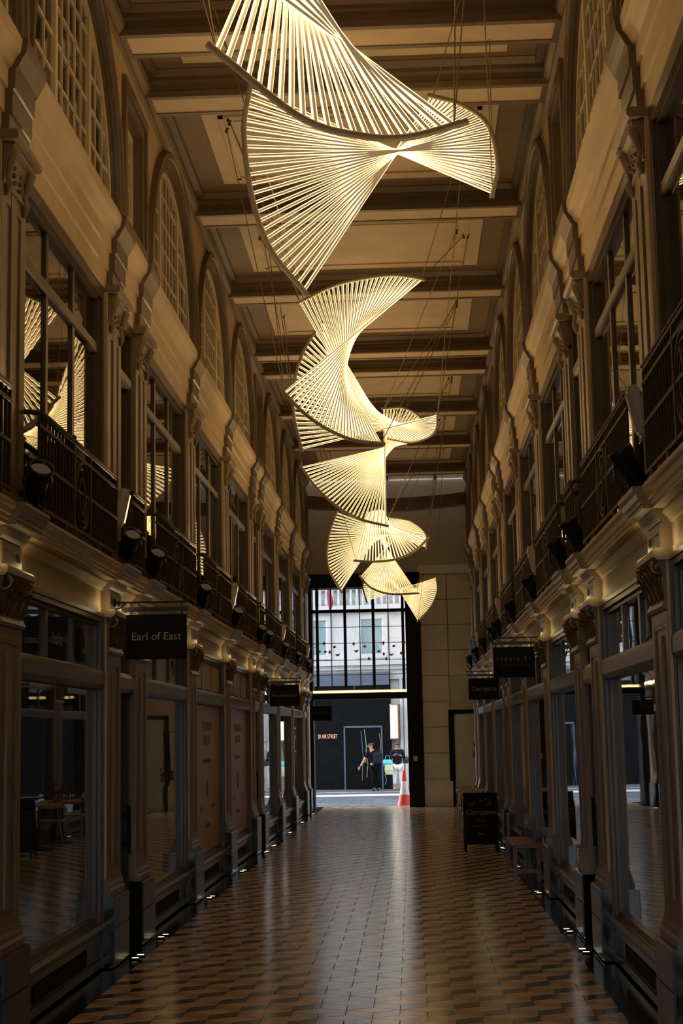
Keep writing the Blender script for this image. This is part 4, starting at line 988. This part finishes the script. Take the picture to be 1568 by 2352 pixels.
# ------------------------------------------------------------------ the two people in the street
SKIN = mat('skin', (.42, .22, .14), .55, var=.05)
def skinned(name, verts, edges, radii, mtl, parent, root=0, sub=2):
    me = bpy.data.meshes.new(name); me.from_pydata(verts, edges, []); o = link(name, me, parent)
    mo = o.modifiers.new('skin', 'SKIN'); mo.use_smooth_shade = True
    for i, r_ in enumerate(radii):
        sv = me.skin_vertices[0].data[i]; sv.radius = r_ if isinstance(r_, tuple) else (r_, r_); sv.use_root = (i == root)
    s_ = o.modifiers.new('sub', 'SUBSURF'); s_.levels = 1; s_.render_levels = sub
    me.materials.append(mtl); return o
def person(loc, rz, label, J, cloth_top, cloth_low, hair, long_hair, glasses=False):
    r = empty('person', loc, rz); tag(r, label, 'person')
    # continuous body
    order = ['pelvis', 'waist', 'chest', 'neck0', 'neck1', 'head', 'crown', 'shL', 'elL', 'wrL', 'shR', 'elR', 'wrR', 'hipL', 'knL', 'anL', 'toL', 'hipR', 'knR', 'anR', 'toR']
    rad = {'pelvis': (.15, .115), 'waist': (.125, .10), 'chest': (.155, .115), 'neck0': .062, 'neck1': .055, 'head': .088, 'crown': .075, 'sh': .062, 'el': .043, 'wr': .030, 'hip': .095, 'kn': .062, 'an': .042, 'to': .036}
    idx = {k: i for i, k in enumerate(order)}
    E_ = [('pelvis', 'waist'), ('waist', 'chest'), ('chest', 'neck0'), ('neck0', 'neck1'), ('neck1', 'head'), ('head', 'crown'), ('pelvis', 'hipL'), ('hipL', 'knL'), ('knL', 'anL'), ('anL', 'toL'), ('pelvis', 'hipR'), ('hipR', 'knR'), ('knR', 'anR'), ('anR', 'toR'),
          ('chest', 'shL'), ('shL', 'elL'), ('elL', 'wrL'), ('chest', 'shR'), ('shR', 'elR'), ('elR', 'wrR')]
    def rd(k): return rad.get(k, rad.get(k[:-1]))
    skinned('body', [J[k] for k in order], [(idx[a_], idx[b_]) for a_, b_ in E_], [rd(k) for k in order], SKIN, r)
    def grow(k, f): v = rd(k); return tuple(x * f for x in v) if isinstance(v, tuple) else v * f
    lerp = lambda a_, b_, t: tuple(Vector(J[a_]).lerp(Vector(J[b_]), t))
    # jacket or shirt, trousers
    cuff = J.get('cuff', .95)
    vs = [tuple(Vector(J['pelvis']) + Vector((0, 0, -.07))), J['waist'], J['chest'], lerp('chest', 'neck0', .75), J['shL'], J['elL'], lerp('elL', 'wrL', cuff) if cuff > 0 else lerp('shL', 'elL', .8), J['shR'], J['elR'], lerp('elR', 'wrR', cuff) if cuff > 0 else lerp('shR', 'elR', .8)]
    es = [(0, 1), (1, 2), (2, 3), (2, 4), (2, 7)]; rs = [grow('pelvis', 1.22), grow('waist', 1.22), grow('chest', 1.12), .085, .075, .058, .046, .075, .058, .046]
    if cuff > 0: es += [(4, 5), (5, 6), (7, 8), (8, 9)]
    else: es += [(4, 6), (7, 9)]; rs[6] = rs[9] = .062
    if cuff <= 0:
        keep = [0, 1, 2, 3, 4, 6, 7, 9]; mp = {k: i for i, k in enumerate(keep)}; vs = [vs[k] for k in keep]; rs = [rs[k] for k in keep]; es = [(mp[a_], mp[b_]) for a_, b_ in es]
    skinned('top_garment', vs, es, rs, cloth_top, r)
    hem = J.get('hem', .97)
    skinned('trousers', [J['pelvis'], J['hipL'], J['knL'], lerp('knL', 'anL', hem), J['hipR'], J['knR'], lerp('knR', 'anR', hem)], [(0, 1), (1, 2), (2, 3), (0, 4), (4, 5), (5, 6)], [grow('pelvis', 1.14), .108, .074, .058, .108, .074, .058], cloth_low, r)
    for sd in 'LR':
        a_, t_ = Vector(J['an' + sd]), Vector(J['to' + sd])
        skinned('shoe', [tuple(a_ + Vector((0, 0, -.02))), tuple(a_.lerp(t_, .55)), tuple(t_)], [(0, 1), (1, 2)], [.047, .05, .042], J['shoe'], r)
    # head with face, ears, hair
    h = Vector(J['head']); fd = Vector(J['face']).normalized(); sd_ = fd.cross(Vector((0, 0, 1))).normalized(); upv = sd_.cross(fd)
    fc = MB()
    fc.lathe([(.002, -.03), (.013, -.02), (.012, 0), (.004, .02)], 8, M=Matrix.Translation(h + fd * .098 + upv * -.005))
    for k in (-1, 1): fc.lathe([(.003, -.028), (.018, -.02), (.02, .01), (.004, .028)], 8, M=Matrix.Translation(h + sd_ * k * .086 - fd * .005))
    fc.build('nose_and_ears', SKIN, r)
    ey = MB()
    for k in (-1, 1): ey.lathe([(.002, -.008), (.010, 0), (.002, .008)], 8, M=Matrix.Translation(h + fd * .085 + sd_ * k * .034 + upv * .022))
    ey.build('eyes', BLACK, r)
    MB().tube([h + fd * .088 + sd_ * -.026 + upv * -.045, h + fd * .095 + upv * -.047, h + fd * .088 + sd_ * .026 + upv * -.045], .006, 6).build('mouth', mat('lip', (.30, .09, .07), .5), r)
    cr = h + upv * .035 - fd * .022
    hv = [tuple(cr + upv * .045), tuple(cr)]; hr = [.096, .116]
    if long_hair: hv += [tuple(cr - upv * .12 - fd * .05), tuple(cr - upv * .26 - fd * .04)]; hr += [.098, .06]
    else: hv += [tuple(cr - upv * .06 - fd * .04)]; hr += [.095]
    skinned('hair', hv, [(i, i + 1) for i in range(len(hv) - 1)], hr, hair, r)
    # hands: palm, four fingers, thumb
    for sd in 'LR':
        wv = Vector(J['wr' + sd]); d = (wv - Vector(J['el' + sd])).normalized(); n_ = d.cross(Vector((0, 1, .3))).normalized(); b_ = d.cross(n_)
        pm_ = wv + d * .075
        vs = [tuple(wv), tuple(wv + d * .04), tuple(pm_)]; es = [(0, 1), (1, 2)]; rs = [.026, (.036, .02), (.038, .018)]
        skinned('hand', vs, es, rs, SKIN, r, sub=1)
        for k in range(4):
            base = pm_ + n_ * (k - 1.5) * .018; ln = (.062, .072, .068, .052)[k]
            skinned('finger', [tuple(base - d * .015), tuple(base + d * ln * .5 + b_ * .008), tuple(base + d * ln * .85 + b_ * .032)], [(0, 1), (1, 2)], [.0095, .0088, .0075], SKIN, r, sub=1)
        tb = wv + d * .03 - n_ * .028
        skinned('thumb', [tuple(tb), tuple(tb + d * .03 - n_ * .02 + b_ * .01), tuple(tb + d * .055 - n_ * .018 + b_ * .025)], [(0, 1), (1, 2)], [.012, .010, .008], SKIN, r, sub=1)
    return r
NAVY = mat('navy_jacket', (.008, .009, .017), .8, spec=.15); WTR = mat('white_trousers', (.70, .70, .76), .7); HAIRB = mat('dark_brown_hair', (.035, .022, .016), .5); BLKC = mat('black_cotton', (.005, .005, .006), .9, spec=.1)
TAN = mat('tan_shoe', (.35, .2, .14), .5); BLKS = mat('black_shoe', (.015, .015, .016), .5)
wp = P(914, 1811, 53.0)
JW = dict(pelvis=(0, 0, .86), waist=(0, -.01, 1.02), chest=(0, -.01, 1.22), neck0=(0, -.005, 1.36), neck1=(0, -.012, 1.41), head=(0, -.03, 1.51), crown=(0, -.02, 1.57),
          shL=(-.165, 0, 1.31), elL=(-.225, -.06, 1.08), wrL=(-.10, -.27, 1.17), shR=(.165, 0, 1.31), elR=(.225, -.06, 1.08), wrR=(.09, -.27, 1.15),
          hipL=(-.08, 0, .80), knL=(-.095, -.015, .45), anL=(-.10, .01, .085), toL=(-.12, -.14, .035), hipR=(.08, 0, .80), knR=(.10, -.015, .45), anR=(.11, .01, .085), toR=(.13, -.14, .035), face=(-.05, -1, -.35), cuff=.9, hem=.72, shoe=TAN)
wo_ = person((wp.x, 53.0, -.065), .05, 'woman in a navy jacket and white trousers looking at her phone', JW, NAVY, WTR, HAIRB, True)
ph = MB().box(-.035, .035, -.004, .004, -.07, .07).build('phone', BLACK, None, T(wp.x - .01, 52.66, 1.17) @ Matrix.Rotation(-.5, 4, 'X')); tag(ph, 'black phone held in both hands by the woman', 'phone')
def bag(name, c, w_, h_, d_, mtl, label, handle):
    r = empty(name, c); tag(r, label, 'bag')
    b_ = MB(); b_.add([(-w_ * .8, -d_ * .6, 0), (w_ * .8, -d_ * .6, 0), (w_ * .8, d_ * .6, 0), (-w_ * .8, d_ * .6, 0), (-w_, -d_, h_ * .5), (w_, -d_, h_ * .5), (w_, d_, h_ * .5), (-w_, d_, h_ * .5), (-w_ * .8, -d_ * .35, h_), (w_ * .8, -d_ * .35, h_), (w_ * .8, d_ * .35, h_), (-w_ * .8, d_ * .35, h_)],
          [(0, 1, 2, 3), (0, 4, 5, 1), (1, 5, 6, 2), (2, 6, 7, 3), (3, 7, 4, 0), (4, 8, 9, 5), (5, 9, 10, 6), (6, 10, 11, 7), (7, 11, 8, 4), (8, 11, 10, 9)])
    bevel(b_.build('bag_body', mtl, r), .02, 3)
    MB().tube([(-w_ * .5, 0, h_ - .01), (-w_ * .3, 0, h_ + handle), (w_ * .3, 0, h_ + handle), (w_ * .5, 0, h_ - .01)], .009, 6).build('bag_handle', mtl, r)
bag('shopping_bag', (wp.x - .33, 52.9, .72), .17, .24, .08, mat('cyan_bag', (.10, .62, .72), .5), 'cyan shopping bag hanging from the arm of the woman', .12)
bag('shopping_bag', (wp.x - .29, 52.85, .46), .15, .34, .05, mat('pale_yellow_bag', (.62, .68, .40), .6), 'pale yellow shopping bag below the cyan one', .10)
bag('handbag', (wp.x + .27, 53.02, .82), .11, .22, .06, BLKS, 'black handbag on the shoulder of the woman', .30)
mp_ = P(861, 1812, 52.7)
JM = dict(pelvis=(0, 0, .86), waist=(-.02, -.01, 1.0), chest=(-.06, -.03, 1.22), neck0=(-.085, -.04, 1.36), neck1=(-.10, -.045, 1.41), head=(-.12, -.05, 1.50), crown=(-.12, -.05, 1.56),
          shL=(-.20, -.13, 1.28), elL=(-.33, -.16, 1.03), wrL=(-.46, -.16, .83), shR=(.09, .09, 1.30), elR=(.16, .12, 1.04), wrR=(.14, .02, .84),
          hipL=(-.07, -.03, .80), knL=(-.05, -.06, .44), anL=(.0, .05, .085), toL=(-.11, -.02, .035), hipR=(.07, .03, .80), knR=(.10, .0, .45), anR=(.15, .08, .085), toR=(.05, .02, .035), face=(-1, -.35, -.1), cuff=0, hem=.98, shoe=BLKS)
mn = person((mp_.x, 52.7, -.065), .0, 'man in black T-shirt and trousers walking with a black backpack', JM, BLKC, mat('black_trousers', (.005, .005, .006), .9, spec=.1), mat('black_hair', (.012, .011, .011), .6), False)
bk = empty('backpack', (mp_.x + .09, 52.62, .80)); tag(bk, 'dark backpack slung behind the man in black', 'backpack')
bevel(MB().box(-.14, .17, -.10, .12, 0, .40).build('pack_body', mat('dark_navy_nylon', (.009, .010, .018), .7, spec=.15), bk), .05, 3); bevel(MB().box(-.09, .12, -.15, -.09, .05, .22).build('pack_pocket', mat('dark_navy_nylon', (.009, .010, .018), .7, spec=.15), bk), .02, 3)
MB().tube([(-.10, .0, .38), (-.16, -.02, .50), (-.14, .1, .52)], .018, 6).build('shoulder_strap', BLKS, bk)

# ------------------------------------------------------------------ unseen fill lights added in the shops and upper rooms
for x, y, z, e, c in ((-4.2, 16.0, 2.9, 9, (1, .93, .85)), (-4.2, 11.0, 2.9, 1.5, (1, .9, .8)), (4.2, 12.0, 2.9, 3, (1, .85, .7)), (4.2, 20.0, 2.9, 2, (1, .85, .7)), (4.0, 10.5, 5.8, 5, (1, .75, .5)), (4.0, 16.0, 5.8, 3, (1, .75, .5)), (-4.0, 11, 5.8, 2, (1, .75, .5))):
    ld = bpy.data.lights.new('room_fill_light', 'POINT'); ld.energy = e; ld.color = c; ld.shadow_soft_size = .2
    lo = bpy.data.objects.new('room_fill_light', ld); COL.objects.link(lo); lo.location = (x, y, z)
